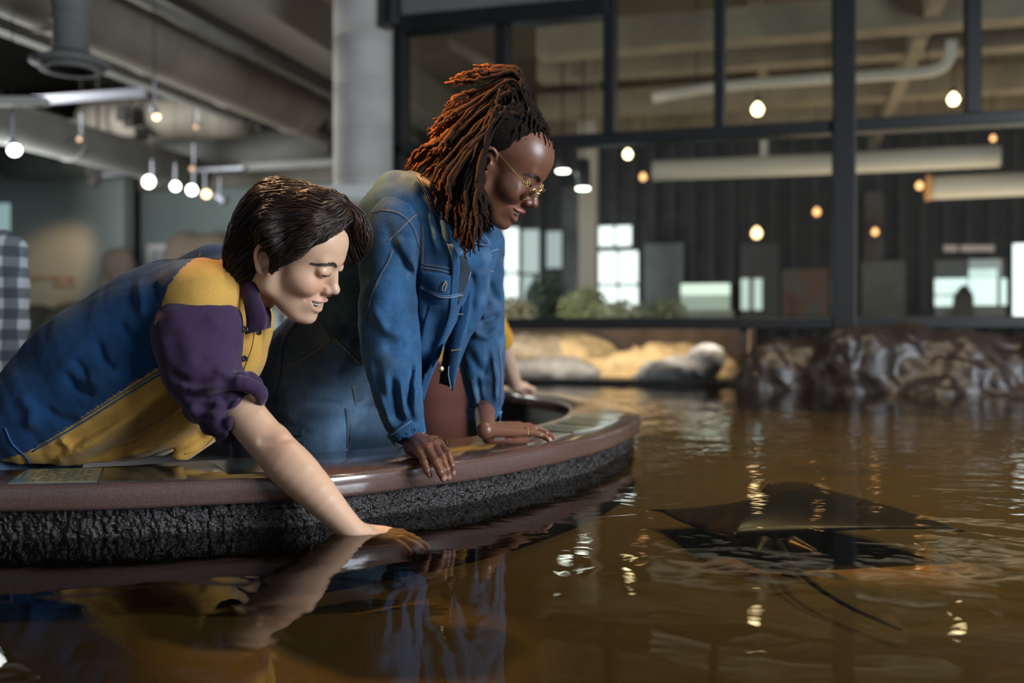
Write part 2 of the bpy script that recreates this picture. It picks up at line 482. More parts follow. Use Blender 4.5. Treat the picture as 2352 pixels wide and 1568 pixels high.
M['lampwarm'] = emis('lamp_warm_glow', (1, .62, .30), 7)
M['lampdim'] = emis('lamp_dim_glow', (1, .55, .28), 1.3)
M['sky'] = emis('daylight', (.82, .93, .95), 1.9)
M['case'] = emis('case_light', (.55, .75, .62), .9)

def glass(name, tint=(1, 1, 1), ior=1.45, rough=0.0):
    m = bpy.data.materials.new(name); m.use_nodes = True; nt = m.node_tree; N = nt.nodes; L = nt.links
    N.remove(N['Principled BSDF']); out = N['Material Output']
    t = N.new('ShaderNodeBsdfTransparent'); t.inputs[0].default_value = (*tint, 1)
    g = N.new('ShaderNodeBsdfGlossy'); g.inputs['Roughness'].default_value = rough
    fr = N.new('ShaderNodeFresnel'); fr.inputs['IOR'].default_value = ior
    mx = N.new('ShaderNodeMixShader'); L.new(fr.outputs[0], mx.inputs[0]); L.new(t.outputs[0], mx.inputs[1]); L.new(g.outputs[0], mx.inputs[2])
    L.new(mx.outputs[0], out.inputs['Surface']); return m, mx, g, fr, out
M['glass'] = glass('window_glass', (.92, .93, .90), 1.35)[0]

def water_mat():
    m, mx, g, fr, out = glass('tank_water', (.80, .80, .66), 1.33); nt = m.node_tree; N = nt.nodes; L = nt.links
    tc = N.new('ShaderNodeTexCoord')
    sep = N.new('ShaderNodeSeparateXYZ'); L.new(tc.outputs['Object'], sep.inputs[0])
    def noise(scale, detail, st, dist=0.):
        mp = N.new('ShaderNodeMapping'); mp.inputs['Scale'].default_value = st; L.new(tc.outputs['Object'], mp.inputs[0])
        n = N.new('ShaderNodeTexNoise'); n.inputs['Scale'].default_value = scale; n.inputs['Detail'].default_value = detail
        n.inputs['Distortion'].default_value = dist; L.new(mp.outputs[0], n.inputs['Vector']); return n
    a = noise(2.4, 1.5, (1.0, 1.0, 1), .6); b = noise(8, 2, (.8, 1.2, 1), .8)
    # ripple rings where something touched the water
    ring = N.new('ShaderNodeTexWave'); ring.wave_type = 'RINGS'; ring.rings_direction = 'SPHERICAL'
    mp = N.new('ShaderNodeMapping'); mp.inputs['Location'].default_value = (-1.02, -2.05, -.628); L.new(tc.outputs['Object'], mp.inputs[0])
    L.new(mp.outputs[0], ring.inputs['Vector']); ring.inputs['Scale'].default_value = 3.2; ring.inputs['Distortion'].default_value = 1.2
    ring.inputs['Detail'].default_value = 1
    # livelier away from the counter
    mr = N.new('ShaderNodeMapRange'); mr.inputs[1].default_value = 1.4; mr.inputs[2].default_value = 4.0
    mr.inputs[3].default_value = .38; mr.inputs[4].default_value = 1.0
    ad = N.new('ShaderNodeMath'); ad.operation = 'ADD'; L.new(sep.outputs[1], ad.inputs[0]); 
    mxx = N.new('ShaderNodeMath'); mxx.operation = 'MULTIPLY'; mxx.inputs[1].default_value = 1.1; L.new(sep.outputs[0], mxx.inputs[0])
    L.new(mxx.outputs[0], ad.inputs[1]); L.new(ad.outputs[0], mr.inputs[0])
    m1 = N.new('ShaderNodeMath'); m1.operation = 'MULTIPLY'; m1.inputs[1].default_value = .28; L.new(b.outputs['Fac'], m1.inputs[0])
    m2 = N.new('ShaderNodeMath'); m2.operation = 'MULTIPLY'; m2.inputs[1].default_value = .04; L.new(ring.outputs['Fac'], m2.inputs[0])
    s1 = N.new('ShaderNodeMath'); s1.operation = 'ADD'; L.new(a.outputs['Fac'], s1.inputs[0]); L.new(m1.outputs[0], s1.inputs[1])
    s2 = N.new('ShaderNodeMath'); s2.operation = 'ADD'; L.new(s1.outputs[0], s2.inputs[0]); L.new(m2.outputs[0], s2.inputs[1])
    s3 = N.new('ShaderNodeMath'); s3.operation = 'MULTIPLY'; L.new(s2.outputs[0], s3.inputs[0]); L.new(mr.outputs[0], s3.inputs[1])
    bp = N.new('ShaderNodeBump'); bp.inputs['Strength'].default_value = 1.0; bp.inputs['Distance'].default_value = .0085
    L.new(s3.outputs[0], bp.inputs['Height']); L.new(bp.outputs[0], g.inputs['Normal']); L.new(bp.outputs[0], fr.inputs['Normal'])
    return m
M['water'] = water_mat()

ZT, ZB, ZW, ZS = .72, .675, .628, .50        # counter top, slab underside, water level, sandy tank floor
def ctp(px, py):
    D = FPX*(CZ-ZT)/(py-HZ); return np.array([D*(px-CX)/FPX, D])
OUT = [ctp(*q) for q in [(-700, 1118), (-350, 1119), (0, 1116), (254, 1112), (507, 1102), (755, 1090), (944, 1070), (1100, 1052), (1240, 1029), (1381, 998), (1451, 972), (1474, 953), (1458, 938), (1428, 928), (1380, 917), (1300, 905), (1200, 895), (1050, 886), (850, 879)]]
INN = [ctp(*q) for q in [(-700, 1090), (-350, 1086), (0, 1078), (250, 1070), (482, 1055), (650, 1044), (800, 1033), (940, 1019), (1039, 1007), (1130, 994), (1207, 980), (1265, 966), (1296, 953), (1308, 938), (1300, 928), (1268, 917), (1212, 907), (1130, 899), (850, 889)]]
NCV = 700
def dens(pts, n):
    c = np.array(crom([list(p) for p in pts], 4000)); s = np.r_[0, np.cumsum(np.linalg.norm(np.diff(c, axis=0), axis=1))]
    t = np.linspace(0, s[-1], n); return np.stack([np.interp(t, s, c[:, 0]), np.interp(t, s, c[:, 1])], 1)
def nrm2(c):
    t = np.gradient(c, axis=0); t /= np.linalg.norm(t, axis=1)[:, None]; return np.stack([t[:, 1], -t[:, 0]], 1)
oc, ic = dens(OUT, NCV), dens(INN, NCV)
on, inn = nrm2(oc), -nrm2(ic)                # both point out of the slab
# slab
prof_o = [(-.0085, ZB), (-.002, ZB+.002), (0, ZB+.008), (0, ZT-.009), (-.002, ZT-.003), (-.008, ZT)]
rows = []
for (d, z) in prof_o: rows.append(np.c_[oc+on*d, np.full(NCV, z)])
for (d, z) in [(-.008, ZT), (-.002, ZT-.003), (0, ZT-.009), (0, ZB+.008), (-.002, ZB+.002), (-.0085, ZB)]: rows.append(np.c_[ic+inn*d, np.full(NCV, z)])
V = np.vstack(rows); nr = len(rows); Fq = []
for r in range(nr):
    r2 = (r+1) % nr
    Fq += [(r*NCV+i, r2*NCV+i, r2*NCV+i+1, r*NCV+i+1) for i in range(NCV-1)]
counter = empty('touch_tank_counter', (0, 0, 0))
tag(counter, 'curved brown polished stone counter with rough wet rock face round the touch pool', 'counter')
me_obj('countertop', V, Fq, M['stone'], counter)
# rough face under the slab, tank side
def strip(c, n, d0, z0, z1, nz, amp, name, m, parent, i0=0, i1=None):
    i1 = len(c) if i1 is None else i1
    cc, nn = c[i0:i1], n[i0:i1]; k = len(cc); zs = np.linspace(z0, z1, nz)
    p = np.concatenate([np.c_[cc-nn*d0, np.full(k, z)] for z in zs])
    if amp:
        q = vnoise(p, 120, 1)*.6+vnoise(p, 240, 2)*.5+vnoise(p, 28, 3)*.25
        q = np.sign(q)*np.abs(q)**.8
        p[:, :2] += np.tile(nn, (nz, 1))*(q*amp)[:, None]
    f = [(r*k+i, r*k+i+1, (r+1)*k+i+1, (r+1)*k+i) for r in range(nz-1) for i in range(k-1)]
    return me_obj(name, p, f, m, parent)
fc = dens(OUT, 3600); fn_ = nrm2(fc)
strip(fc, fn_, .028, ZB+.004, ZW-.05, 44, .0042, 'rock_face', M['rock_wet'], counter)
strip(oc, on, .028, ZW-.045, ZS-.05, 3, 0, 'tank_wall_panel', M['rock_wet'], counter)
strip(ic, inn, .045, ZB+.004, 0.0, 4, 0, 'bay_wall_panel', M['baywall'], counter)
reloc(counter, (oc[NCV//2][0], oc[NCV//2][1], 0))

# glass information plates let into the counter
def plate(label, pts, m, thick=.004, sub=None):
    pp = [np.r_[ctp(*q), ZT+.0004] for q in pts]; up = np.array([0, 0, thick*.3]); n = len(pp)
    r = MB().add(pp+[q+up for q in pp], [tuple(range(n-1, -1, -1)), tuple(range(n, 2*n))]+[(k, (k+1) % n, (k+1) % n+n, k+n) for k in range(n)])
    t = empty('information_plate', (*pp[0][:2], ZT)); tag(t, label, 'information plate', 'glass plates set in the counter')
    o = r.build('plate_glass', m, t)
    if sub:
        s = MB()
        for (a, b, c, d, m2) in sub:          # a..d: fractions across the plate
            def L2(u, v): return (pp[0]*(1-u)+pp[1]*u)*(1-v)+(pp[3]*(1-u)+pp[2]*u)*v
            q = [L2(a, c)+up*1.3, L2(b, c)+up*1.3, L2(b, d)+up*1.3, L2(a, d)+up*1.3]; s.add(q, [(0, 1, 2, 3)])
        s.build('print', sub[0][4], t)
    reloc(t, t.location)
M['plategreen'] = mat('green_plate', (.20, .25, .20), .12, var=.2, vscale=40, coat=.6)
M['platedark'] = mat('dark_plate', (.035, .05, .045), .12, var=.8, vscale=30, coat=.6, stretch=(1, 9, 1), detail=6)
M['platepale'] = mat('pale_plate', (.42, .44, .34), .12, var=.25, vscale=22, coat=.6)
M['ink'] = mat('plate_ink', (.10, .12, .10), .5)
tx = []
for r_ in range(6):
    for w in range(9):
        if (r_*7+w*3) % 5: tx.append((.14+w*.085, .14+w*.085+.06, .14+r_*.13, .14+r_*.13+.035, M['ink']))
plate('pale green glass plate with lines of text, left end of the counter', [(18, 1111), (222, 1107), (236, 1076), (62, 1079)], M['plategreen'], sub=tx)
plate('dark glass plate beside the pale green one at the yellow shirt', [(226, 1107), (430, 1101), (418, 1071), (240, 1076)], M['platedark'])
plate('dark glass plate with a grey picture in front of the rolled sleeve', [(524, 1089), (650, 1084), (598, 1056), (484, 1060)], M['platedark'])
pl_t = [(.1+.25*i, .28+.25*i, .12, .85, M['plategreen']) for i in range(3)]
plate('cream glass plate beside the denim jacket hand, nearest of the row at the tip', [(1262, 1008), (1310, 996), (1210, 993), (1190, 1000)], M['platepale'])
plate('second cream glass plate from the denim jacket hand on the counter tip', [(1318, 994), (1366, 981), (1254, 974), (1232, 985)], M['platepale'], sub=pl_t)
plate('third cream glass plate from the denim jacket hand on the counter tip', [(1370, 979), (1404, 967), (1300, 962), (1274, 971)], M['platepale'], sub=pl_t)
plate('farthest cream glass plate on the counter tip', [(1407, 965), (1434, 951), (1328, 949), (1308, 960)], M['platepale'])

# ---- pool: water and sandy floor
wall_v = 7.0
wc = oc-on*.020
a_ = B(-7, wall_v+.35); b_ = B(6, wall_v+.35)
poly = [(*p, ZW) for p in wc]+[(-3.5, 6.0, ZW), (a_[0]+3.0, a_[1]-.2, ZW), (b_[0], b_[1], ZW), (6.0, -2.0, ZW), (-2.6, -2.0, ZW), (wc[0][0], .5, ZW)]
w = me_obj('pool_water', poly, [tuple(reversed(range(len(poly))))], M['water'], None, False); struct(w)
w['label'] = 'dark clear water of the touch pool'
w['kind'] = 'stuff'; w['category'] = 'water'; w['label'] = 'clear brownish rippled water filling the touch pool in front of the counter'
poly2 = [(x, y, ZS) for x, y, z in poly]
s = me_obj('tank_floor', poly2, [tuple(reversed(range(len(poly2))))], M['sand'], None, False)
s['kind'] = 'stuff'; s['category'] = 'sand'; s['label'] = 'golden brown sand on the bottom of the touch pool'
# room floor
struct(me_obj('floor', [B(-11, -4, -.0), B(14, -4, 0), B(14, 22, 0), B(-11, 22, 0)], [(0, 1, 2, 3)], M['floor'], None, False))
struct(MB().bbox(-11, 14, -3.2, 22, 4.45, 4.6).build('ceiling', M['ceil']))

# ================================================================== window wall
def wz(py, px=1700, v=None): return onwall(px, py, v or wall_v)[1]
def wu(px, v=None): return onwall(px, 500, v or wall_v)[0]
ztr0, ztr1 = wz(330, 1500), wz(303, 1500)
zb0, zb1 = wz(756, 1300), wz(731, 1300)
u0 = wu(906); um = [wu(1911), wu(1964)]
uR = 5.2
ztop = 4.4
fd0, fd1 = wall_v-.06, wall_v+.08
win = empty('window_1', B(u0, wall_v, 0)); struct(win)
def bar(name, a, b, c, d, dep=(0, 0), parent=None, m=None):
    o = MB().bbox(a, b, fd0-dep[0], fd1+dep[1], c, d).build(name, m or M['frame'], parent or win, bevel=.008); return o
zh0, zh1 = wz(62, 1150), wz(22, 1150)
bar('post', u0, wu(934), ZB*0+.6, ztop, (.02, 0))
bar('post', um[0], um[1], .62, ztop, (.06, 0))
bar('transom', u0, uR, ztr0, ztr1, (.02, 0))
bar('sill_rail', u0, uR, zb0, zb1, (.05, 0))
bar('head_rail', u0, wu(1400), zh0, zh1, (.03, 0))
for a, b, top in [(1141, 1170, zh0), (1388, 1416, ztop), (1641, 1666, ztop), (2216, 2252, ztop), (2545, 2580, ztop)]:
    bar('mullion', wu(a), wu(b), ztr1, top)
bar('mullion', wu(1120), wu(1146), zb1, ztr0)
bar('mullion', wu(2640), wu(2680), zb1, ztr0)
bar('lintel_panel', u0-.1, wu(1392), zh1, ztop, (.03, 0), None, M['duct_grey'])
gl = []
def pane(a, b, c, d):
    MB().bbox(a, b, wall_v, wall_v+.008, c, d).build('window_glass', M['glass'], win)
xs = [wu(934), wu(1141), wu(1170), wu(1388), wu(1416), wu(1641), wu(1666), um[0], um[1], wu(2216), wu(2252), wu(2545)]
for i in range(0, 12, 2): pane(xs[i], xs[i+1], ztr1, zh0 if i < 4 else ztop)
pane(wu(934), wu(1120), zb1, ztr0); pane(wu(1146), um[0], zb1, ztr0); pane(um[1], wu(2640), zb1, ztr0)
reloc(win, win.location)

# lower rock-and-sand aquarium seen through glass under the window, and the dark rock beside it
z_lo = wz(872, 1400); u_l, u_r = wu(1120), wu(1703)
aq = empty('aquarium', B((u_l+u_r)/2, wall_v+.5, 0)); tag(aq, 'long low aquarium with lit sand and grey rocks under the window', 'aquarium')
M['diosand'] = mat('lit_sand', (.62, .44, .25), .9, var=.15, vscale=9)
M['diorock'] = mat('grey_purple_rock', (.22, .21, .235), .8, var=.4, vscale=8, bump=.5, bscale=30, detail=6)
M['dioback'] = mat('aquarium_back', (.11, .07, .05), .8, var=.4, vscale=5)
MB().bbox(u_l-1.6, u_r+.05, wall_v+1.25, wall_v+1.3, z_lo-.05, zb0+.02).build('back_panel', M['dioback'], aq)
MB().bbox(u_l-1.6, u_r+.05, wall_v-.02, wall_v+1.3, z_lo-.05, z_lo).build('base_ledge', M['frame'], aq)
MB().bbox(u_r-.01, u_r+.03, wall_v-.02, wall_v+1.3, z_lo, zb0).build('side_panel', M['dioback'], aq)
MB().bbox(u_l-1.6, u_r, wall_v+.02, wall_v+.03, z_lo, zb0).build('front_glass', M['glass'], aq)
MB().bbox(u_l-1.6, u_r, wall_v-.0, wall_v+.05, z_lo-.14, z_lo-.02).build('lower_rail', M['frame'], aq)
def lump(name, pts, m, parent, h=.02, amp=.03, fr=6, seed=1, base=None):
    f = F(.3)
    for c, r in pts: f.ell(c, r, .08)
    f.fn('d', lambda p: vnoise(p, fr, seed)*amp+(np.abs(vnoise(p, fr*2.1, seed+1))-.4)*-amp*.7+vnoise(p, fr*5, seed+3)*amp*.25+vnoise(p, fr*12, seed+2)*amp*.10)
    if base is not None: f.fn('i', lambda p: base-p[:, 2])
    v, q = f.mesh(h); return me_obj(name, v, q, m, parent)
def bp(px, py, v):                            # pixel on the plane at depth v -> world
    u, z = onwall(px, py, v); return B(u, v, z)
lump('sand_bank', [(bp(1500, 900, wall_v+.85), (.75, .30, .37)), (bp(1330, 880, wall_v+.95), (.55, .28, .40)), (bp(1160, 900, wall_v+1.), (.5, .2, .3))], M['diosand'], aq, .025, .07, 3.2, 11)
lump('aquarium_rock', [(bp(1280, 862, wall_v+.38), (.32, .16, .14)), (bp(1190, 866, wall_v+.35), (.25, .14, .13))], M['diorock'], aq, .02, .03, 9, 12)
lump('aquarium_rock', [(bp(1550, 858, wall_v+.35), (.26, .15, .11)), (bp(1625, 832, wall_v+.42), (.13, .12, .13)), (bp(1490, 868, wall_v+.35), (.15, .1, .06))], M['diorock'], aq, .02, .03, 9, 13)
lump('aquarium_rock', [(bp(1230, 815, wall_v+.75), (.42, .12, .17))], mat('tan_rock', (.36, .29, .22), .85, var=.3, vscale=9), aq, .025, .03, 7, 14)
reloc(aq, aq.location)
l = area('assumed_aquarium_lamp', B((u_l+u_r)/2, wall_v+.22, zb0-.03), B((u_l+u_r)/2-.1, wall_v+.7, z_lo), 3.0, .25, 17, (1, .86, .66))  # assumed lamp, unseen, lighting the sand and rocks

rk = lump('pool_rock', [(B(wu(x), wall_v-.30+dv, z), (.34, .24, rz)) for x, dv, z, rz in [(1800, 0, .70, .33), (1790, .05, .45, .3), (1950, -.06, .66, .36), (2080, .02, .72, .30), (2230, -.08, .66, .36), (2380, -.02, .70, .33), (2520, -.06, .66, .36), (2120, -.16, .5, .24), (2010, -.1, .45, .3), (2300, -.15, .45, .26), (2660, 0, .6, .4)]],
          mat('dark_pool_rock', (.030, .021, .019), .36, var=.5, vscale=9, bump=1.0, bscale=70, detail=8, spec=.7), None, .016, .075, 2.6, 21)
tag(rk, 'dark brown wet artificial rock under the right window at the pool edge', 'rock')
# dark kerb closing the far edge of the pool under the aquarium and to the left
struct(MB().bbox(-7.2, u_r+4, wall_v+.02, wall_v+.30, 0, z_lo-.05).build('trim_1', M['dark']))

# concrete column
cu, cv = onwall(834, 500, 6.75)[0], 6.75
colr = B(cu, cv); rad = .5*135/FPX*colr[1]
pts = []
z = 0
while z < 4.45:
    pts += [(rad, z), (rad, z+.335), (rad-.006, z+.34), (rad-.006, z+.348)]; z += .35
o = MB().lathe((colr[0], colr[1], 0), pts, 48).build('concrete_column', M['conc'], smooth=True)
tag(o, 'round pale concrete column between the ducts and the black window frame', 'column')
o = MB().lathe(B(onwall(900, 20, 6.6)[0], 6.6, wz(60, 905, 6.6)), [(.02, 0), (.07, .0), (.07, .6), (.02, .6)], 16).build('downpipe_box', M['frame'])
tag(o, 'dark pipe at the top right of the concrete column', 'pipe')

# ================================================================== hall at the left
def along_v(name, px, py, z, v0, v1, kind, w, h, m, label, cat, par=None):
    u, v = onceil(px, py, z)
    if kind == 'r':
        mb = MB().tube([B(u, v0, z), B(u, v0+.01, z)]+[B(u, v0+(v1-v0)*t, z) for t in np.linspace(.05, 1, 12)], w, 20)
        for t in np.arange(v0+.6, v1, 1.2): mb.tube([B(u, t, z), B(u, t+.05, z)], w*1.045, 20)
        o = mb.build(name, m, par, smooth=True)
    else: o = MB().bbox(u-w/2, u+w/2, v0, v1, z-h/2, z+h/2).build(name, m, par)
    if not par: tag(o, label, cat)
    return u
def along_u(name, px, py, v, u1_px, w, h, m, label, cat, kind='r', u0=None):
    u, z = onwall(px, py, v); ub = onwall(u1_px, py, v)[0] if u0 is None else u0
    if kind == 'r': o = MB().tube([B(u+(ub-u)*t, v, z) for t in np.linspace(0, 1, 8)], w, 20).build(name, m, smooth=True)
    else: o = MB().bbox(min(u, ub), max(u, ub), v-w/2, v+w/2, z-h/2, z+h/2).build(name, m)
    tag(o, label, cat); return z
along_v('concrete_beam', 645, 45, 3.75, 4.5, 11.85, 'b', .62, .42, mat('beam_paint', (.20, .185, .16), .85), 'broad grey concrete ceiling beam ending beside the column', 'beam')
along_v('ceiling_pipe', 560, 75, 3.55, 4.0, 11.85, 'r', .045, 0, M['dark'], 'thin dark ceiling pipe between the broad beam and the large tan duct', 'pipe')
along_v('ceiling_pipe', 520, 95, 3.45, 4.0, 11.85, 'r', .035, 0, M['duct_grey'], 'thin grey conduit running above the large tan duct', 'pipe')
along_v('air_duct', 430, 140, 3.35, 4.0, 11.8, 'r', .245, 0, M['duct'], 'large round tan air duct crossing the ceiling towards the column', 'duct')
along_v('ceiling_beam', 70, 75, 3.30, 4.5, 9.4, 'b', .10, .16, M['duct_grey'], 'narrow grey ceiling beam passing behind the round air diffuser', 'beam')
along_v('ceiling_beam', 20, 30, 3.65, 4.5, 9.3, 'b', .35, .28, M['duct'], 'tan ceiling beam at the top left corner', 'beam')
along_v('ceiling_pipe', 240, 80, 3.20, 4.5, 9.8, 'r', .03, 0, M['duct_grey'], 'pale conduit running beside the round air diffuser', 'pipe')
along_v('air_duct', 150, 320, 2.95, 5.5, 10.8, 'r', .20, 0, M['duct_grey'], 'grey round duct low over the track lights on the left', 'duct')
z = along_u('air_duct', 572, 262, 10.2, 205, .26, 0, M['duct'], 'short wide round duct with dark end cap in the middle of the ceiling', 'duct')
along_u('air_duct', 765, 330, 11.15, 20, .24, 0, M['duct_grey'], 'long grey duct crossing behind all the others', 'duct')
along_u('ceiling_beam', 770, 375, 10.4, 560, .12, .08, M['duct_grey'], 'thin pale rail meeting the column', 'beam', 'b')
along_u('ceiling_beam', 790, 405, 12.0, -400, .3, .18, M['duct'], 'brown beam along the top of the grey green wall', 'beam', 'b')
along_u('lighting_track', 335, 212, 7.4, -260, .05, .07, M['lampmetal'], 'grey lighting track over the round diffuser spotlight', 'lighting track', 'b')
along_u('ceiling_beam', 600, 180, 11.9, -300, .35, .25, M['dark'], 'dark cross beam deep in the ceiling', 'beam', 'b')
# duct connections with clutter
rg = random.Random(5)
for i, (px, py, lab) in enumerate([(300, 290, 'dark valve cluster hanging left of the wide duct'), (590, 250, 'dark bracket at the end cap of the wide duct'), (745, 300, 'dark junction box hanging beside the column'), (225, 375, 'small dark box hanging over the grey wall')]):
    c = bp(px, py, 9.8); mb = MB()
    for k in range(6): mb.box(c+np.array([rg.uniform(-.1, .1), rg.uniform(-.1, .1), rg.uniform(-.18, .18)]), (rg.uniform(.05, .14), .1, rg.uniform(.06, .2)), rg.random())
    mb.tube([c, (c[0], c[1], 4.4)], .02)
    tag(mb.build('ceiling_fitting', M['dark']), lab, 'ceiling fitting')
# round air diffuser
dc = P(163, 152, 6.2); df = empty('air_diffuser', dc); tag(df, 'round grey air diffuser hanging from a short duct at the upper left', 'air diffuser')
k = 6.2/FPX
prof = [(72*k, -.01), (88*k, .012), (86*k, .03), (60*k, .05), (40*k, .09)]
MB().lathe(dc, prof, 40).build('outer_cone', M['duct_grey'], df, smooth=True)
for rr in (62, 47, 32, 16): MB().lathe(dc-np.array([0, 0, .03]), [(rr*k, 0), (rr*k+.014, .0), (rr*k-.01, .035), (rr*k-.02, .035)], 36).build('ring_vane', M['duct_grey'], df, smooth=True)
MB().lathe(dc+np.array([0, 0, .03]), [(40*k, 0), (40*k, .24), (44*k, .25), (44*k, .27), (40*k, .28), (44*k, .36), (46*k, .46)], 32).build('neck_duct', M['duct_grey'], df, smooth=True)
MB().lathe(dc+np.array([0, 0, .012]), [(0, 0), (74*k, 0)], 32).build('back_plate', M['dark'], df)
reloc(df, df.location)

# track spotlights: can, yoke, glowing lens
def track_spot(px, py, D, dirv, r, m, label, group='track spotlights'):
    c = P(px, py, D); d = np.array(dirv, float); d /= np.linalg.norm(d)
    t = empty('track_spotlight', c); tag(t, label, 'spotlight', group)
    MB().lathe(c-d*.16, [(.0, 0), (r*.62, .0), (r*.7, .03), (r*.72, .08), (r*1.05, .14), (r*1.05, .158), (r*.95, .158), (r*.9, .14)], 20, axis=d).build('lamp_can', M['lampmetal'], t, smooth=True)
    MB().lathe(c-d*.012, [(0, 0), (r*.92, 0), (r*.8, .008), (0, .010)], 20, axis=d).build('lens', m, t)
    MB().tube([c-d*.1, c-d*.1+np.array([0, 0, .16]), c-d*.1+np.array([0, 0, .22])], .010, 6).build('stem', M['lampmetal'], t)
    MB().tube([c-d*.1+np.array([0, 0, .2]), np.array([*(c-d*.1)[:2], 4.45])], .004, 5).build('hanger_wire', M['dark'], t)
    reloc(t, c)
tw = (-.1, -1, -.25)
track_spot(341, 417, 9.6, (0, -1, -.05), .060, M['lampwhite'], 'brightest round white spotlight, leftmost of the row over the grey wall')
track_spot(403, 428, 9.9, (.35, -1, -.25), .045, M['lampwhite'], 'second spotlight from the left in the row over the grey wall')
track_spot(440, 436, 10.2, (.1, -1, -.1), .052, M['lampwhite'], 'third spotlight of the row over the grey wall')
track_spot(474, 446, 10.5, (.45, -1, -.3), .045, M['lampwarm'], 'orange spotlight, fourth of the row over the grey wall')
track_spot(520, 462, 10.8, (.9, -.4, -.5), .045, M['lampmetal'], 'unlit spotlight at the right end of the row over the grey wall')
track_spot(34, 346, 6.6, (.6, -.8, -.6), .045, M['lampwhite'], 'lit spotlight at the left edge under the ceiling')
track_spot(360, 270, 7.2, (.5, -.8, -.8), .028, M['lampwarm'], 'small orange spotlight hanging at the end of the lighting track')
track_spot(182, 320, 9.5, (.2, -1, -.5), .022, M['lampdim'], 'small dim orange spotlight under the grey duct')
track_spot(450, 292, 9.8, (.1, -1, -.5), .022, M['lampdim'], 'dim orange lamp below the wide duct')
track_spot(441, 388, 10.0, (.1, -1, -.5), .024, M['lampdim'], 'dim orange lamp above the row of white spotlights')
mb = MB().bbox(onwall(215, 398, 10.3)[0], onwall(560, 398, 10.3)[0], 10.28, 10.34, onwall(300, 402, 10.3)[1], onwall(300, 396, 10.3)[1])
tag(mb.build('lighting_track', M['lampmetal']), 'lighting track carrying the row of white spotlights', 'lighting track')
# ceiling light fitting at the far left
o = MB().box(P(20, 233, 6.4), (.5, .10, .05)).build('ceiling_lamp', mat('lamp_white', (.5, .5, .46), .5), bevel=.01)
tag(o, 'small white flat ceiling lamp at the left edge', 'lamp')

# walls
zwt = 3.3
struct(MB().bbox(onwall(-500, 500, 11.5)[0], onwall(285, 500, 11.5)[0], 11.5, 11.7, 0, zwt).build('wall_left', M['wallteal']))
struct(MB().bbox(onwall(180, 500, 11.5)[0], onwall(820, 500, 11.95)[0], 11.95, 12.15, 0, zwt).build('wall_back', M['wallteal2']))
struct(MB().bbox(-11, -5.75, 12.9, 13.1, 0, 4.5).build('wall_far', M['ceil']))
struct(MB().bbox(-11, -10.8, -3, 13, 0, 4.5).build('wall_side', M['wallteal']))
o = MB().bbox(onwall(-120, 500, 9.8)[0], onwall(16, 500, 9.8)[0], 9.8, 9.85, 0, 2.55).build('lit_partition', emis('pale_glass_partition', (.40, .60, .60), .55))
tag(o, 'pale blue lit glass partition at the left edge', 'partition')
spot('assumed_wall_washer', B(onwall(110, 500, 9.8)[0], 10.5, 3.0), B(onwall(105, 640, 11.5)[0], 11.5, onwall(105, 640, 11.5)[1]), 150, (1, .62, .34), 42, .9, .1)  # assumed lamp without a fixture, casting the warm glow on the wall
# wall lettering: two rows of small brown letters, out of focus
wl_ = empty('wall_lettering', bp(120, 645, 11.48)); lm = mat('brown_letters', (.30, .22, .16), .7)
def words(par, rows, v, dep, m, jit=0):
    for (a, b, y0, y1, gaps) in rows:
        x = a; mb = MB(); k = 0
        while x < b:
            w_ = 3+((int(x)*7) % 4); j = (int(x)*3) % 3*jit
            ua, z1 = onwall(x, y0+j, v); ub, z2 = onwall(x+w_, y1, v)
            mb.bbox(ua, ub, v, v+dep, z2, z1); x += w_+1.5; k += 1
            if k % gaps == 0: mb.build('word', m, par); mb = MB(); x += 5
        if mb.v: mb.build('word', m, par)
words(wl_, [(70, 172, 633, 641, 6), (122, 172, 648, 656, 5)], 11.48, .019, lm)
tag(wl_, 'two lines of small brown lettering on the warm lit grey wall', 'lettering'); reloc(wl_, wl_.location)
# white notice
nt_ = empty('notice', bp(360, 590, 11.9)); tag(nt_, 'white framed notice on the dark green wall', 'notice')
a, z1 = onwall(336, 561, 11.88); b, z2 = onwall(386, 617, 11.88)
MB().bbox(a, b, 11.89, 11.95, z2-.3, z1).build('board', mat('notice_white', (.62, .60, .60), .6), nt_)
MB().bbox(a+.07, b-.07, 11.88, 11.89, z2-.2, z1-.08).build('picture', mat('notice_grey', (.40, .40, .44), .6), nt_)
reloc(nt_, nt_.location)
# rocks of the exhibit
def rock(label, pts, seed, h=.05, amp=.12, fr=1.6, m=None):
    f = F(.4)
    for (px, py, v, rx, rz) in pts: f.ell(bp(px, py, v), (rx, rx*.7, rz), .12)
    f.fn('d', lambda p: vnoise(p*np.array([1, 1, .45]), fr*2.2, seed)*amp+vnoise(p*np.array([1, 1, .5]), fr*6, seed+1)*amp*.5)
    v, q = f.mesh(h); o = me_obj('exhibit_rock', v, q, m or M['brownrock']); tag(o, label, 'rock', 'brown exhibit rocks'); return o
rock('wide rough brown rock below the warm lit wall lettering', [(85, 830, 10.9, .55, .75), (170, 800, 10.7, .5, .6), (60, 900, 11.0, .45, .8), (215, 850, 10.6, .45, .7)], 31)
rock('arched brown rock between the lettering and the white notice', [(285, 625, 11.0, .17, .32), (262, 600, 11.0, .16, .16), (240, 660, 11.0, .10, .22), (290, 760, 11.0, .22, .5), (290, 900, 11.0, .22, .5)], 33, .04, .05)
rock('large square topped brown rock right of the white notice', [(430, 590, 11.2, .30, .34), (500, 590, 11.3, .33, .32), (450, 680, 11.2, .5, .6), (450, 860, 11.2, .5, .6)], 35, .045, .06)
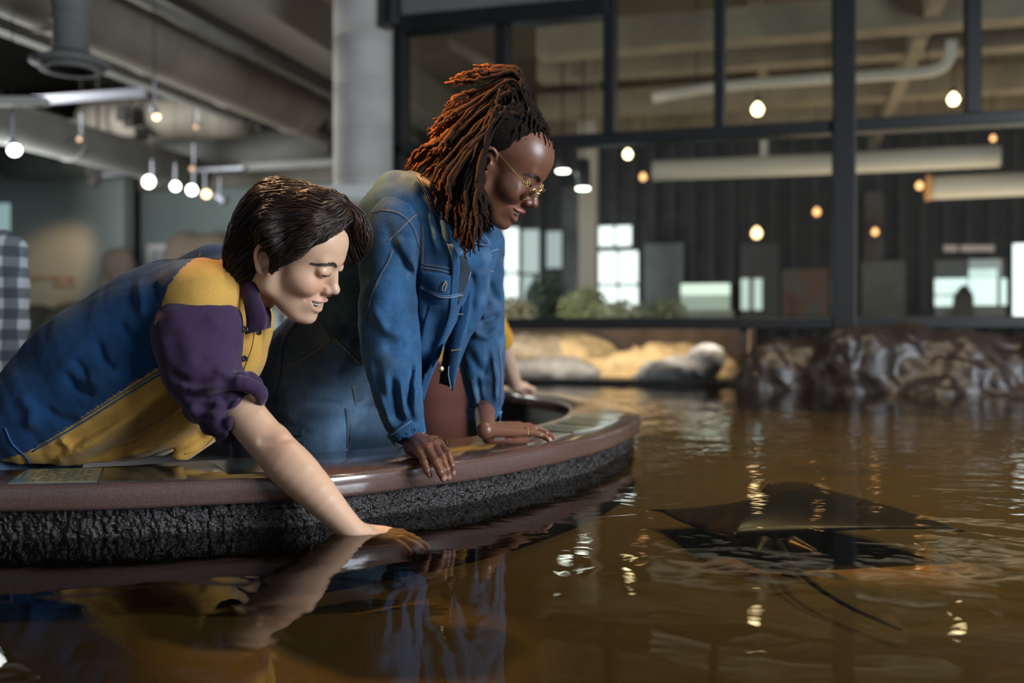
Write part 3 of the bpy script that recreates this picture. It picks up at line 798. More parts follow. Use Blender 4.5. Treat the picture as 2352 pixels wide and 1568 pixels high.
# white edged display board behind the column foot
ex = empty('display_board', bp(800, 520, 6.3)); tag(ex, 'white topped display board with pink picture behind the dark hair', 'display board')
a, z1 = onwall(730, 430, 6.3); b, z2 = onwall(895, 640, 6.3)
MB().bbox(a, b, 6.3, 6.38, 0, z1).build('board', mat('pale_board', (.72, .76, .71), .5), ex)
MB().bbox(a-.01, b+.01, 6.27, 6.3, z1-.09, z1).build('light_rail', mat('white_rail', (.88, .90, .86), .4), ex)
MB().bbox(a+.05, b-.05, 6.285, 6.3, z2, z1-.11).build('picture', mat('pink_picture', (.55, .36, .36), .6, var=.3, vscale=5, col2=(.36, .40, .36)), ex)
MB().bbox(onwall(800, 480, 6.28)[0], onwall(832, 480, 6.28)[0], 6.27, 6.285, onwall(800, 508, 6.28)[1], onwall(800, 474, 6.28)[1]).build('picture', mat('rose_picture', (.60, .25, .30), .6), ex)
reloc(ex, ex.location)

# added area lights without a visible source, brightening the hall ceiling and walls
area('hall_wall_fill', B(-7.5, 7.5, 2.6), B(-3.5, 9.5, 2.6), 2.6, 2.4, 330, (.95, .97, .95))
area('hall_ceiling_fill', B(-3.2, 8.2, .6), B(-3.2, 9.5, 4), 3.5, 2.5, 30, (1., .93, .82))  # added fill low in the hall, aimed up at the ceiling

# ================================================================== room beyond the glass
rv = 15.5
struct(MB().bbox(-5.75, -5.65, 12.0, 15.7, 0, 4.5).build('wall_partition', M['ceil']))
M['inceil'] = mat('inner_ceiling', (.15, .12, .085), .9, var=.15, vscale=2)
struct(MB().bbox(-5.7, 12, wall_v+.1, rv+.2, 4.40, 4.46).build('ceiling_inner', M['inceil']))
o = MB().bbox(-5.7, 12, rv, rv+.2, 0, 4.5).build('wall_inner', M['slat']); struct(o)
mb = MB()
for i in range(57):
    u = -5.4+i*.3; mb.bbox(u, u+.10, rv-.10-(i % 3)*.03, rv+.01, 0, 4.4)
struct(mb.build('trim_2', M['slat']))
def px_u(px, v): return onwall(px, 500, v)[0]
def box_px(name, x0, y0, x1, y1, v, dep, m, parent=None):
    a, z1 = onwall(x0, y0, v); b, z0 = onwall(x1, y1, v)
    return MB().bbox(a, b, v, v+dep, z0, z1).build(name, m, parent)
def daylight(label, x0, y0, x1, y1, v, nx, ny, m=None):
    t = empty('far_window', bp((x0+x1)/2, y1, v)); tag(t, label, 'window', 'bright windows at the back')
    box_px('daylight_pane', x0, y0, x1, y1, v, .02, m or M['sky'], t)
    for i in range(nx+1):
        x = x0+(x1-x0)*i/nx; box_px('glazing_bar', x-2, y0, x+2, y1, v-.04, .05, M['frame'], t)
    for j in range(ny+1):
        y = y0+(y1-y0)*j/ny; box_px('glazing_bar', x0, y-2.5, x1, y+2.5, v-.04, .05, M['frame'], t)
    reloc(t, t.location)
daylight('bright window with a small upper pair of panes right of the inner column', 1371, 515, 1452, 568, 14.6, 2, 1)
daylight('bright tall window with four panes right of the inner column', 1371, 573, 1467, 735, 14.6, 2, 2)
daylight('bright window directly right of the denim sleeve', 1120, 520, 1192, 735, 14.6, 2, 2)
daylight('pale window between the first bright window and the inner column', 1196, 524, 1240, 735, 14.7, 1, 2, emis('pale_daylight', (.6, .72, .74), .8))
daylight('pale blue window left of the inner column', 1252, 528, 1292, 618, 14.7, 1, 1, emis('pale_daylight_2', (.5, .6, .65), .75))
c = px_u(1352, 12.5); o = MB().bbox(c-.11, c+.11, 12.4, 12.62, 0, 4.4).build('inner_column', mat('inner_concrete', (.45, .41, .36), .85)); tag(o, 'slim pale concrete column seen through the window', 'column')
# slatted grey panels around
for (x0, y0, x1, y1, lab, cc) in [(1290, 430, 1330, 735, 'grey board panel left of the inner column', (.12, .12, .12)), (1480, 560, 1570, 735, 'grey wall panel left of the lit case', (.16, .17, .17)), (1700, 560, 1790, 735, 'dark grey wall panel behind the two slim lights', (.07, .07, .07)), (1980, 600, 2080, 735, 'grey cabinet panel behind the right window', (.16, .16, .15))]:
    o = box_px('wall_panel', x0, y0, x1, y1, rv-.25, .08, mat('panel_paint', cc, .7, var=.2, vscale=3)); tag(o, lab, 'panel')
# glowing case and slim lights
cs = empty('display_case', bp(1620, 700, 12.2)); tag(cs, 'glowing pale green display case low behind the window', 'display case')
box_px('light_strip', 1564, 652, 1676, 676, 12.2, .05, emis('case_bright', (.80, 1, .86), 1.1), cs)
box_px('back_panel', 1564, 674, 1676, 712, 12.22, .05, emis('case_glow', (.50, .62, .52), .55), cs)
box_px('base', 1560, 712, 1682, 800, 12.2, .4, mat('case_base', (.25, .27, .24), .7), cs); reloc(cs, cs.location)
for x, lab in ((1702, 'left of two slim upright lights beside the glowing case'), (1731, 'right of two slim upright lights beside the glowing case')):
    o = box_px('slim_light', x, 640, x+19, 711, 12.4, .04, emis('slim_glow', (.62, .78, .74), .9)); tag(o, lab, 'light panel', 'slim upright lights')
for (x0, y0, x1, y1, cc, lab) in [(1796, 618, 1905, 725, (.22, .10, .045), 'orange brown mural panel at the right end of the large pane'), (1985, 440, 2030, 600, (.13, .07, .05), 'dim rust coloured panel just right of the thick post')]:
    o = box_px('mural_panel', x0, y0, x1, y1, rv-.3, .06, mat('mural', cc, .7, var=.6, vscale=3, detail=6, col2=(.07, .08, .08))); tag(o, lab, 'mural')
# screens and silhouettes in the right window
sc_ = empty('bright_screen', bp(2230, 660, 12.5)); tag(sc_, 'bright screens with dark figures low in the right window', 'screen')
gw = emis('screen_glow', (.72, .95, .95), 1.2); gd = emis('screen_grey', (.35, .42, .44), .5)
for q in [(2148, 640, 2222, 675, gw), (2148, 680, 2200, 702, gw), (2226, 596, 2300, 640, gd), (2226, 618, 2290, 700, gw), (2300, 640, 2312, 700, gw), (2148, 598, 2310, 730, None)]:
    box_px('screen_pane', *q[:4], 12.5 if q[4] else 12.56, .03, q[4] or mat('screen_back', (.05, .06, .065), .6), sc_)
f = F(); 
f.ell(bp(2215, 668, 12.35), (.06, .05, .08), 0); f.chain([bp(2213, 685, 12.35), bp(2210, 760, 12.35), np.array([*bp(2210, 760, 12.35)[:2], .08])], [.11, .13, .08], .04)
v, q = f.mesh(.03)
reloc(sc_, sc_.location)
tag(me_obj('person', v, q, M['dark']), 'dark silhouette of a person standing before the bright screens', 'person')
o = box_px('far_window', 2328, 560, 2420, 730, 13., .03, M['sky']); tag(o, 'bright window at the right edge behind the glass', 'window', 'bright windows at the back')
sg = empty('sign_lettering', bp(2225, 570, 12.6)); words(sg, [(2168, 2200, 563, 577, 9), (2207, 2284, 563, 577, 20)], 12.6, .02, emis('sign_letters', (.50, .40, .38), .5), 1)
tag(sg, 'row of pale pink raised letters on the dark wall over the bright screens', 'lettering'); reloc(sg, sg.location)
# ducts and pipes
def tube_px(name, pts, r, m, label, cat='pipe', n=14):
    o = MB().tube(crom([list(bp(*p)) for p in pts], n), r, 14).build(name, m, smooth=True); tag(o, label, cat); return o
tube_px('white_pipe', [(1500, 392, 10.5), (1900, 376, 10.5), (2295, 358, 10.5)], .105, M['pipe'], 'long thick white pipe across both lower panes')
tube_px('white_pipe', [(1500, 225, 9.5), (1680, 196, 9.5), (2060, 170, 9.5), (2150, 160, 9.5), (2180, 135, 9.5), (2186, 92, 9.5)], .052, M['pipe'], 'thin white pipe with an elbow in the upper right pane')
_wp = [o for o in COL.objects if o.name.startswith('white_pipe')][-1]
for _x, _y in ((1600, 208), (1900, 181), (2130, 163)):
    _c = bp(_x, _y, 9.5); MB().tube([_c, np.array([_c[0], _c[1], 4.42])], .006, 5).build('hanger_rod', M['frame'], _wp)
tube_px('white_pipe', [(2135, 432, 10.8), (2400, 420, 10.8)], .115, M['pipe'], 'short white duct with orange rimmed end in the right pane')
tube_px('duct_rim', [(2128, 432, 10.8), (2134, 432, 10.8)], .13, emis('orange_rim', (.9, .40, .10), .45), 'orange lit rim of the short white duct', 'duct rim', 3)
tube_px('white_pipe', [(1755, 315, 10.5), (1756, 372, 10.5)], .04, M['pipe'], 'short upright pipe above the long white pipe')
for i, (y, v, w_, lab) in enumerate([(55, 9.0, .28, 'highest tan ceiling beam behind the upper panes'), (118, 10.2, .26, 'second tan ceiling beam from the top'), (215, 12.0, .30, 'third tan ceiling beam from the top'), (262, 13.8, .3, 'lowest far tan ceiling beam in the upper panes')]):
    zz = onwall(1800, y, v)[1]; zz = min(zz, 4.2)
    o = MB().bbox(px_u(1240, v), 9, v-w_/2, v+w_/2, zz-.14, zz+.14).build('ceiling_beam', M['tan']); tag(o, lab, 'beam', 'tan ceiling beams behind the glass')
for i, (x, lab) in enumerate([(1720, 'upright tan post in the third upper pane'), (2100, 'dim tan beam running away in the upper right pane')]):
    o = MB().bbox(px_u(x, 9.5), px_u(x, 9.5)+.12, 8.2, 15, 3.6 if i else 3.95, 3.8 if i else 4.2).build('ceiling_beam', M['tan']); tag(o, lab, 'beam')
o = MB().add([bp(1030, 85, 8.2), bp(1145, 150, 8.2), bp(1145, 180, 8.2), bp(1030, 110, 8.2)]+[bp(1030, 85, 8.4), bp(1145, 150, 8.4), bp(1145, 180, 8.4), bp(1030, 110, 8.4)], [(0, 1, 2, 3), (7, 6, 5, 4), (0, 4, 5, 1), (1, 5, 6, 2), (2, 6, 7, 3), (3, 7, 4, 0)]).build('ceiling_brace', M['tan'])
tag(o, 'slanting tan brace behind the top left pane', 'brace')
# glowing bulbs
def bulb(px, py, v, r, m, label):
    t = empty('hanging_bulb', bp(px, py, v)); tag(t, label, 'lamp', 'round lamps behind the glass')
    c = bp(px, py, v)
    MB().lathe(c, [(0, -r), (r*.6, -r*.8), (r, 0), (r*.75, r*.66), (r*.4, r*.95), (r*.3, r*1.3), (0, r*1.3)], 14).build('glass_bulb', m, t, smooth=True)
    MB().tube([c+np.array([0, 0, r*1.2]), c+np.array([0, 0, r*2.2])], r*.45, 8).build('lamp_holder', M['frame'], t)
    MB().tube([c+np.array([0, 0, r*2.2]), np.array([c[0], c[1], 4.4])], .006, 5).build('cord', M['frame'], t)
    reloc(t, c)
wm = emis('bulb_warm', (1, .78, .42), 12); wo = emis('bulb_orange', (1, .5, .2), 3.0)
bulb(1740, 252, 11, .060, wm, 'bright round lamp in the third upper pane')
bulb(2190, 229, 11, .055, wm, 'bright round lamp in the upper pane right of the thick post')
bulb(2125, 6, 9, .05, wm, 'lamp cut by the top edge of the picture')
bulb(1442, 355, 12, .05, wm, 'small yellow lamp at the top of the large pane')
bulb(1477, 407, 13, .045, wo, 'small orange lamp right of the two black pendants')
bulb(1738, 536, 12, .062, emis('bulb_amber', (1, .66, .34), 5), 'large amber lamp in the middle of the large pane')
bulb(1876, 487, 13, .045, wo, 'dim orange lamp near the thick post')
bulb(2112, 427, 12, .04, wo, 'dim orange lamp left of the orange rim')
bulb(2010, 533, 13, .04, wo, 'dim orange lamp low in the right pane')
bulb(2281, 318, 12, .03, wo, 'tiny lamp at the top of the right pane')
# black pendants
def pendant(px, y0, y1, v, label):
    r = .075; c = bp(px, y1, v); t = empty('pendant_lamp', c); tag(t, label, 'pendant lamp', 'black cylinder pendants')
    h = (y1-y0)/FPX*c[1]
    MB().lathe(c, [(r*.95, 0), (r, .01), (r, h), (r*.3, h+.02), (0, h+.02)], 20).build('shade', M['frame'], t, smooth=True)
    MB().lathe(c-np.array([0, 0, .012]), [(0, 0), (r*.86, .0), (r*.9, .012)], 20).build('lens', M['lampcool'], t)
    MB().tube([c+np.array([0, 0, h]), np.array([c[0], c[1], 4.4])], .01, 6).build('rod', M['frame'], t); reloc(t, c)
pendant(1293, 350, 392, 10.0, 'left black cylinder pendant with a white glowing end')
pendant(1339, 368, 432, 10.0, 'right black cylinder pendant with a white glowing end, hanging lower')
# planting behind the sill
def shrub(label, px, py, v, rx, rz, cols, n, seed):
    rg = np.random.default_rng(seed); c = bp(px, py, v)
    vv, ff, cc = [], [], []
    for i in range(n):
        d = rg.normal(size=3); d /= np.linalg.norm(d); rr = rg.random()**.4
        p = c+d*np.array([rx, rx*.7, rz])*rr
        a = rg.normal(size=3); a /= np.linalg.norm(a); b = np.cross(a, rg.normal(size=3)); b /= np.linalg.norm(b)
        s_ = rg.uniform(.025, .06); k = len(vv)
        vv += [p-a*s_, p+b*s_*.35, p+a*s_, p-b*s_*.35]; ff.append((k, k+1, k+2, k+3)); col = cols[rg.integers(len(cols))]; cc += [col]*4
    t = empty('shrub', (c[0], c[1], 0)); tag(t, label, 'shrub', 'planting behind the sill')
    me_obj('foliage', vv, ff, M['leaf'], t, False, np.array(cc))
    mb = MB()
    for i in range(7):
        e = c+rg.normal(size=3)*np.array([rx, rx*.6, rz])*.5; mb.tube([(c[0], c[1], .0), (np.array([c[0], c[1], .6])+e)/2, e], [.012, .009, .004], 5)
    mb.build('stem', M['slat'], t); reloc(t, t.location)
M['leaf'] = mat('leaves', (.3, .4, .2), .6, attr=True)
shrub('dark green bushy shrub left of the inner column', 1255, 690, 9.6, .20, .28, [(.05, .09, .07), (.08, .12, .09)], 900, 1)
shrub('light yellow green grassy shrub at the foot of the inner column', 1345, 712, 9.4, .26, .22, [(.45, .50, .24), (.35, .42, .2), (.55, .55, .35)], 900, 2)
shrub('pale shrub below the tall bright window', 1430, 728, 9.2, .24, .15, [(.42, .46, .30), (.5, .5, .36)], 500, 3)
shrub('pale yellow grass right of the denim sleeve', 1180, 722, 9.2, .22, .18, [(.5, .46, .3), (.42, .40, .25)], 500, 4)
shrub('low green shrub left of the glowing case', 1530, 722, 9.6, .22, .16, [(.30, .36, .22), (.36, .40, .28)], 400, 5)
area('inner_ceiling_fill', B(3.0, 11.0, .9), B(3.0, 11.2, 4), 6, 3, 110, (1, .84, .62))  # added unseen area light near the floor, aimed up to brighten the ceiling

spot('planting_fill', B(0.2, 9.0, 3.9), B(-1.1, 9.4, 1.0), 160, (1, .95, .8), 60, .8, .06)  # added spots without a fixture, to brighten the shrubs
spot('planting_fill', B(-1.6, 9.0, 3.9), B(-2.0, 9.4, 1.0), 120, (1, .95, .8), 60, .8, .06)
# ================================================================== ray gliding in the pool
def make_ray():
    r = empty('stingray', (0, 0, 0)); zc = .558
    def Q(px, py, z=zc):
        D = FPX*(CZ-z)/(py-HZ); return np.array([D*(px-CX)/FPX, D, z])
    m = mat('ray_skin', (.012, .011, .011), .35, var=.3, vscale=20)
    f = F(); c = Q(1815, 1180); L = Q(1520, 1160); R = Q(2185, 1216, zc+.008); H = Q(1770, 1133, zc+.01); T = Q(1800, 1258)
    def disc(p):                               # thick in the middle, thin at the wing tips
        ax = (R-L); W = np.linalg.norm(ax[:2])/2; ax = ax/np.linalg.norm(ax); ay = np.array([-ax[1], ax[0], 0])
        q = p-(L+R)/2; x = q@ax; y = q@ay
        hy = (H-(L+R)/2)@ay; ty = (T-(L+R)/2)@ay; xm = (c-(L+R)/2)@ax
        u = np.clip((x-xm)/np.where(x > xm, W-xm, W+xm), -1.2, 1.2); au = np.abs(u)
        front = hy*(1-au**1.35); back = ty*(1-au**1.15)
        mid = (front+back)/2; half = np.maximum((front-back)/2, .0)+.004
        tk = .028*np.exp(-(au*2.6)**2)+.010*(1-au)+.0045
        zz = q[:, 2]-.018*np.sin(u*2.2+.6)
        v_ = (y-mid)/half
        k = np.sqrt(np.maximum(v_, -9)**2+(zz/tk)**2+np.maximum(au-.98, 0)**2*40)
        return (k-1)*np.minimum(tk, .02)
    lo = np.minimum.reduce([L, R, H, T])-.06; hi = np.maximum.reduce([L, R, H, T])+.06
    f._add('u', disc, lo, hi, 0); f.lo = lo; f.hi = hi
    f.ell(H+np.array([.03, -.05, .012]), (.06, .06, .018), .03)
    v, q = f.mesh(.0032); me_obj('disc_body', relax(v, q, 1), q, m, r)
    for s in (-1, 1):
        MB().lathe(H+np.array([.03+s*.05, -.045, .028]), [(0, .008), (.006, .005), (.008, 0)], 10).build('eye', mat('ray_eye', (.10, .09, .08), .1), r, smooth=True)
    tl = [T+np.array([0, .03, 0]), Q(1803, 1270, .555), Q(1822, 1300, .55), Q(1880, 1350, .54), Q(1960, 1398, .53), Q(2070, 1446, .525)]
    MB().tube(crom([list(x) for x in tl], 30), [.010-.0074*(i/29)**.6 for i in range(30)], 8).build('tail', m, r, smooth=True)
    f = F(); 
    for s in (-1, 1): f.chain([T+np.array([s*.03, .03, 0]), T+np.array([s*.055, -.02, -.004])], [.018, .008], .01)
    v, q = f.mesh(.004); me_obj('pelvic_fin', v, q, m, r)
    tag(r, 'dark ray with wide pointed wings and a thin whip tail gliding below the water', 'ray')
    reloc(r, c)
make_ray()
# ------------------------------------------------------------------ heads
def head_frame(yaw, pitch, roll, O, s):
    y, p, r = [math.radians(a) for a in (yaw, pitch, roll)]
    fw = np.array([math.cos(y)*math.cos(p), -math.sin(y)*math.cos(p), -math.sin(p)])
    l = np.array([math.sin(y), math.cos(y), 0]); u = np.cross(fw, l)
    l2 = l*math.cos(r)+u*math.sin(r); u2 = u*math.cos(r)-l*math.sin(r)
    M = np.stack([fw, l2, u2], 1)
    return (lambda q: np.asarray(q, float)@M.T*s+np.asarray(O)), (lambda w: (np.asarray(w, float)-np.asarray(O))@M/s), M

def head_field(to_local, neck_w, neck_r, lips=1.0, nosew=1.0, fo=0.0, asian=False):
    f = F()
    f.ell((-.012, 0, .052), (.100, .076, .086), 0)
    f.ell((.035+fo, 0, .058), (.060, .064, .060), .03)
    f.ell((.043, 0, -.010), (.050, .061, .072), .025)
    for s in (1, -1):
        f.ell((.060, s*.037, -.012), (.026, .026, .026), .02)
        f.cap((.008, s*.050, -.052), (.070, s*.016, -.090), .016, .015, .025)
        f.cap((.0, s*.056, -.01), (.008, s*.051, -.052), .014, .014, .02)
    f.ell((.052, 0, -.062), (.040, .042, .040), .02)
    f.ell((.086, 0, -.089), (.0175, .020, .0160), .016)
    f.ell((.081, 0, -.052), (.0255, .030, .027), .015)
    f.ell((.088, 0, .000), (.0215, .0150, .027), .012)
    for s in (1, -1):
        f.cap((.084+fo, s*.010, .041), (.075+fo, s*.038, .041), .010, .009, .015)
        f.ell((.102+fo*1.5, s*.030, .023), (.015, .0165, .0105), .012, 's')
        f.ell((.0755+fo*1.5, s*.030, .0215), (.0140, .0200, .0130), .006)          # lid over the eyeball
        f.chain([(.0900+fo*1.5, s*.016, .0165), (.0912+fo*1.5, s*.030, .0130), (.0815+fo*1.5, s*.044, .0165)], [.0012, .0036, .0016], .0006, 's', n=8)   # lid line
        f.chain([(.089+fo*1.5, s*.018, .0250), (.0895+fo*1.5, s*.030, .0285), (.0790+fo*1.5, s*.044, .0250)], [.0003]*3, .0015, 's', n=8)
    f.chain([(.084+fo, 0, .040), (.093+fo*.6, 0, .024), (.103+fo*.3, 0, .008), (.113, 0, -.010)], [.009, .0065, .0075, .009], .010)
    f.ell((.1165, 0, -.0135), (.0105, .0115*nosew, .0098), .007)
    f.ell((.107, 0, -.026), (.008, .006, .007), .006)
    for s in (1, -1):
        f.ell((.1030, s*.0120*nosew, -.0195), (.0115, .0080*nosew, .0085), .007)
        f.ell((.1075, s*.0068*nosew, -.0285), (.0060, .0032*nosew, .0042), .002, 's')
        f.chain([(.100, s*.019, -.018), (.094, s*.027, -.030), (.083, s*.035, -.044)], [.0008, .0014, .0008], .010, 's', n=8)  # smile fold
        f.ell((.074, s*.036, -.018), (.018, .018, .015), .020)
    # mouth: opening between smiling lips
    up = [(.0800, -.0310, -.0455), (.0975, -.0185, -.0462), (.1070, -.0065, -.0425), (.1065, 0, -.0440), (.1070, .0065, -.0425), (.0975, .0185, -.0462), (.0800, .0310, -.0455)]
    lo = [(.0800, -.0310, -.0460), (.0925, -.0205, -.0605), (.1020, -.0075, -.0672), (.1025, 0, -.0676), (.1020, .0075, -.0672), (.0925, .0205, -.0605), (.0800, .0310, -.0460)]
    ru = [.0020, .0033, .0042, .0038, .0042, .0033, .0020]
    f.chain(up, [r*lips for r in ru], .004, n=20)
    f.chain(lo, [r*1.15*lips for r in ru], .004, n=20)
    for xo in (.0, -.006, -.012, .009):
        f.chain([(.0830+xo, -.0275, -.0478), (.0945+xo, -.0180, -.0530), (.1030+xo, -.006, -.0550), (.1030+xo, .006, -.0550), (.0945+xo, .0180, -.0530), (.0830+xo, .0275, -.0478)], [.0016, .0054, .0076, .0076, .0054, .0016], .0008, 's', n=22)
    # ears
    for s in (1, -1):
        y = s*.074
        f.ell((-.008, s*.070, .002), (.013, .009, .024), .008)
        hel = [(.004, y, .018), (.000, y+s*.006, .030), (-.012, y+s*.012, .034), (-.024, y+s*.015, .024), (-.027, y+s*.014, .008), (-.021, y+s*.010, -.010), (-.010, y+s*.006, -.024), (-.001, y+s*.001, -.026), (.003, y-s*.001, -.016)]
        f.chain(hel, [.0035, .0042, .0045, .0048, .0045, .0045, .0062, .0050, .003], .004, n=22)
        f.ell((-.012, y+s*.003, .004), (.0145, .0070, .026), .005)
        f.ell((-.008, y+s*.0115, .002), (.0085, .0085, .0125), .004, 's')
        f.chain([(-.006, y+s*.012, .020), (-.016, y+s*.014, .016), (-.019, y+s*.014, .002)], [.0035]*3, .004, 's', n=8)
        f.chain([(.003, y+s*.003, .004), (.002, y+s*.004, -.006)], [.0045, .0045], .004)
    a = to_local(neck_w[0]); pts = [to_local(q) for q in neck_w]
    f.chain(pts, neck_r, .028, n=8)
    return f, up, lo

def near_poly(v, pts):
    d = np.full(len(v), 9.)
    pp = crom([list(q) for q in pts], 16)
    for a, b in zip(pp[:-1], pp[1:]): d = np.minimum(d, segd(v, a, b)[0])
    return d
def head_color(v, up, lo, skin, lip, dark, lips=1.0, blush=None):
    c = np.tile(np.array(skin, float), (len(v), 1))
    if blush is not None:
        for s in (1, -1):
            w = np.exp(-(np.linalg.norm((v-np.array([.08, s*.04, -.01]))/np.array([.03, .024, .024]), axis=1))**2)*.6
            c = c*(1-w[:, None])+np.array(blush)*w[:, None]
        w = np.exp(-(np.linalg.norm((v-np.array([-.01, 0, 0]))*np.array([1, 0, 1])/.03, axis=1))**2)*.35*(np.abs(v[:, 1]) > .072)
        c = c*(1-w[:, None])+np.array(blush)*w[:, None]
    d = np.minimum(near_poly(v, up), near_poly(v, lo))
    w = np.clip((.0056*lips-d)/.0014, 0, 1)[:, None]
    c = c*(1-w)+np.array(lip)*w
    dm = near_poly(v, [(.074, -.020, -.052), (.086, 0, -.0555), (.074, .020, -.052)])
    w = np.clip((.0115-dm)/.002, 0, 1)[:, None]; c = c*(1-w)+np.array(dark)*w
    return c

def teeth(name, W, m, parent):
    mb = MB()
    for i in range(-5, 5):
        a = (i+.5)*.235; x = .0765+.0245*math.cos(a); y = .0240*math.sin(a)
        w = .0058
        h = .0125 if i in (-1, 0) else .0115
        c = np.array([x, y, -.0500+abs(i+.5)*.0002])
        t = np.array([-math.sin(a), math.cos(a), 0]); n = np.array([math.cos(a), math.sin(a), 0]); z = np.array([0, 0, 1.])
        v = []
        for (tx, zz, nn) in [(-1, 1, 0), (1, 1, 0), (1, -.7, 0), (.7, -1, 0), (-.7, -1, 0), (-1, -.7, 0)]:
            v.append(c+t*tx*w/2+z*zz*h/2+n*.0012)
        for (tx, zz, nn) in [(-1, 1, 0), (1, 1, 0), (1, -.7, 0), (.7, -1, 0), (-.7, -1, 0), (-1, -.7, 0)]:
            v.append(c+t*tx*w/2+z*zz*h/2-n*.0028)
        v = [W(q) for q in v]
        mb.add(v, [(0, 1, 2, 3, 4, 5), (11, 10, 9, 8, 7, 6)]+[(k, (k+1) % 6, (k+1) % 6+6, k+6) for k in range(6)])
    return mb.build(name, m, parent, smooth=False)

def eyeballs(W, parent, iris, m, fo=0.):
    for s in (-1, 1):
        mb = MB(); n, k = 24, 16; c = np.array([.0762+fo*1.5, s*.030, .0205]); g = np.array([.84, 0, -.55]); g /= np.linalg.norm(g)
        v, col = [], []
        for i in range(k+1):
            for j in range(n):
                a, b = math.pi*i/k, 2*math.pi*j/n; d = np.array([math.sin(a)*math.cos(b), math.sin(a)*math.sin(b), math.cos(a)])
                v.append(W(c+d*.0126)); ang = d@g; col.append((.01, .008, .008) if ang > .95 else iris if ang > .88 else (.60, .55, .50))
        f = [(i*n+j, i*n+(j+1) % n, (i+1)*n+(j+1) % n, (i+1)*n+j) for i in range(k) for j in range(n)]
        me_obj('eyeball', v, f, m, parent, True, np.array(col))

def strip_hairs(name, W, bvh, curve, n, length, lean, m, parent, r=.00035, seed=1, side=-1, off=.0006, spread=.0035):
    """short hairs planted along a curve in head coordinates, lying on the skin"""
    rg = random.Random(seed); mb = MB(); pl = crom([list(q) for q in curve], 40)
    for i in range(n):
        t = rg.random()*38.9; k = int(t); u = t-k
        p = pl[k]*(1-u)+pl[k+1]*u; d = pl[k+1]-pl[k]; d /= np.linalg.norm(d)
        p = p+np.array([0, 0, 1])*rg.uniform(-1, 1)*spread*(1-.5*abs(t/39-.3))
        dirv = d*lean[0]+np.array([0, 0, 1])*lean[1]*rg.uniform(.5, 1.2)+np.array([1., 0, 0])*lean[2]
        q = []
        for j in range(4):
            w = W(p+dirv*length*j/3)
            loc, nor, _, _ = bvh.find_nearest(Vector(tuple(w)))
            q.append(np.array(loc+nor*off) if lean[3] else w)
        mb.tube(q, [r, r*.9, r*.7, r*.3], 3, cap=False)
    return mb.build(name, m, parent, smooth=True)

# ------------------------------------------------------------------ hands
def hand_field(f, wrist, wr, mcps, fingers, thumb, k=.010, heel=None):
    """wrist: point, mcps: the four knuckles, fingers: joint lists that start at the knuckle, with radii"""
    w_ = np.asarray(wrist, float); ch = []
    for i, q in enumerate(mcps):
        q = np.asarray(q, float); r1 = fingers[i][1][0]*1.10
        ch.append(([w_, w_*.45+q*.55, q], [wr*.66, max(wr*.55, r1), r1]))
    for i in range(3):
        for t in (.62, .9):
            ch.append(([np.asarray(mcps[i])*t+w_*(1-t), np.asarray(mcps[i+1])*t+w_*(1-t)], [wr*.46, wr*.46]))
    f.multi(ch, .003, k)
    for pts, rad in fingers:
        f.chain(pts, rad, .0035)
        for q, r in list(zip(pts, rad))[1:-1]: f.ell(q, (r*1.08,)*3, .003)
    f.chain(thumb[0], thumb[1], .010, n=8)

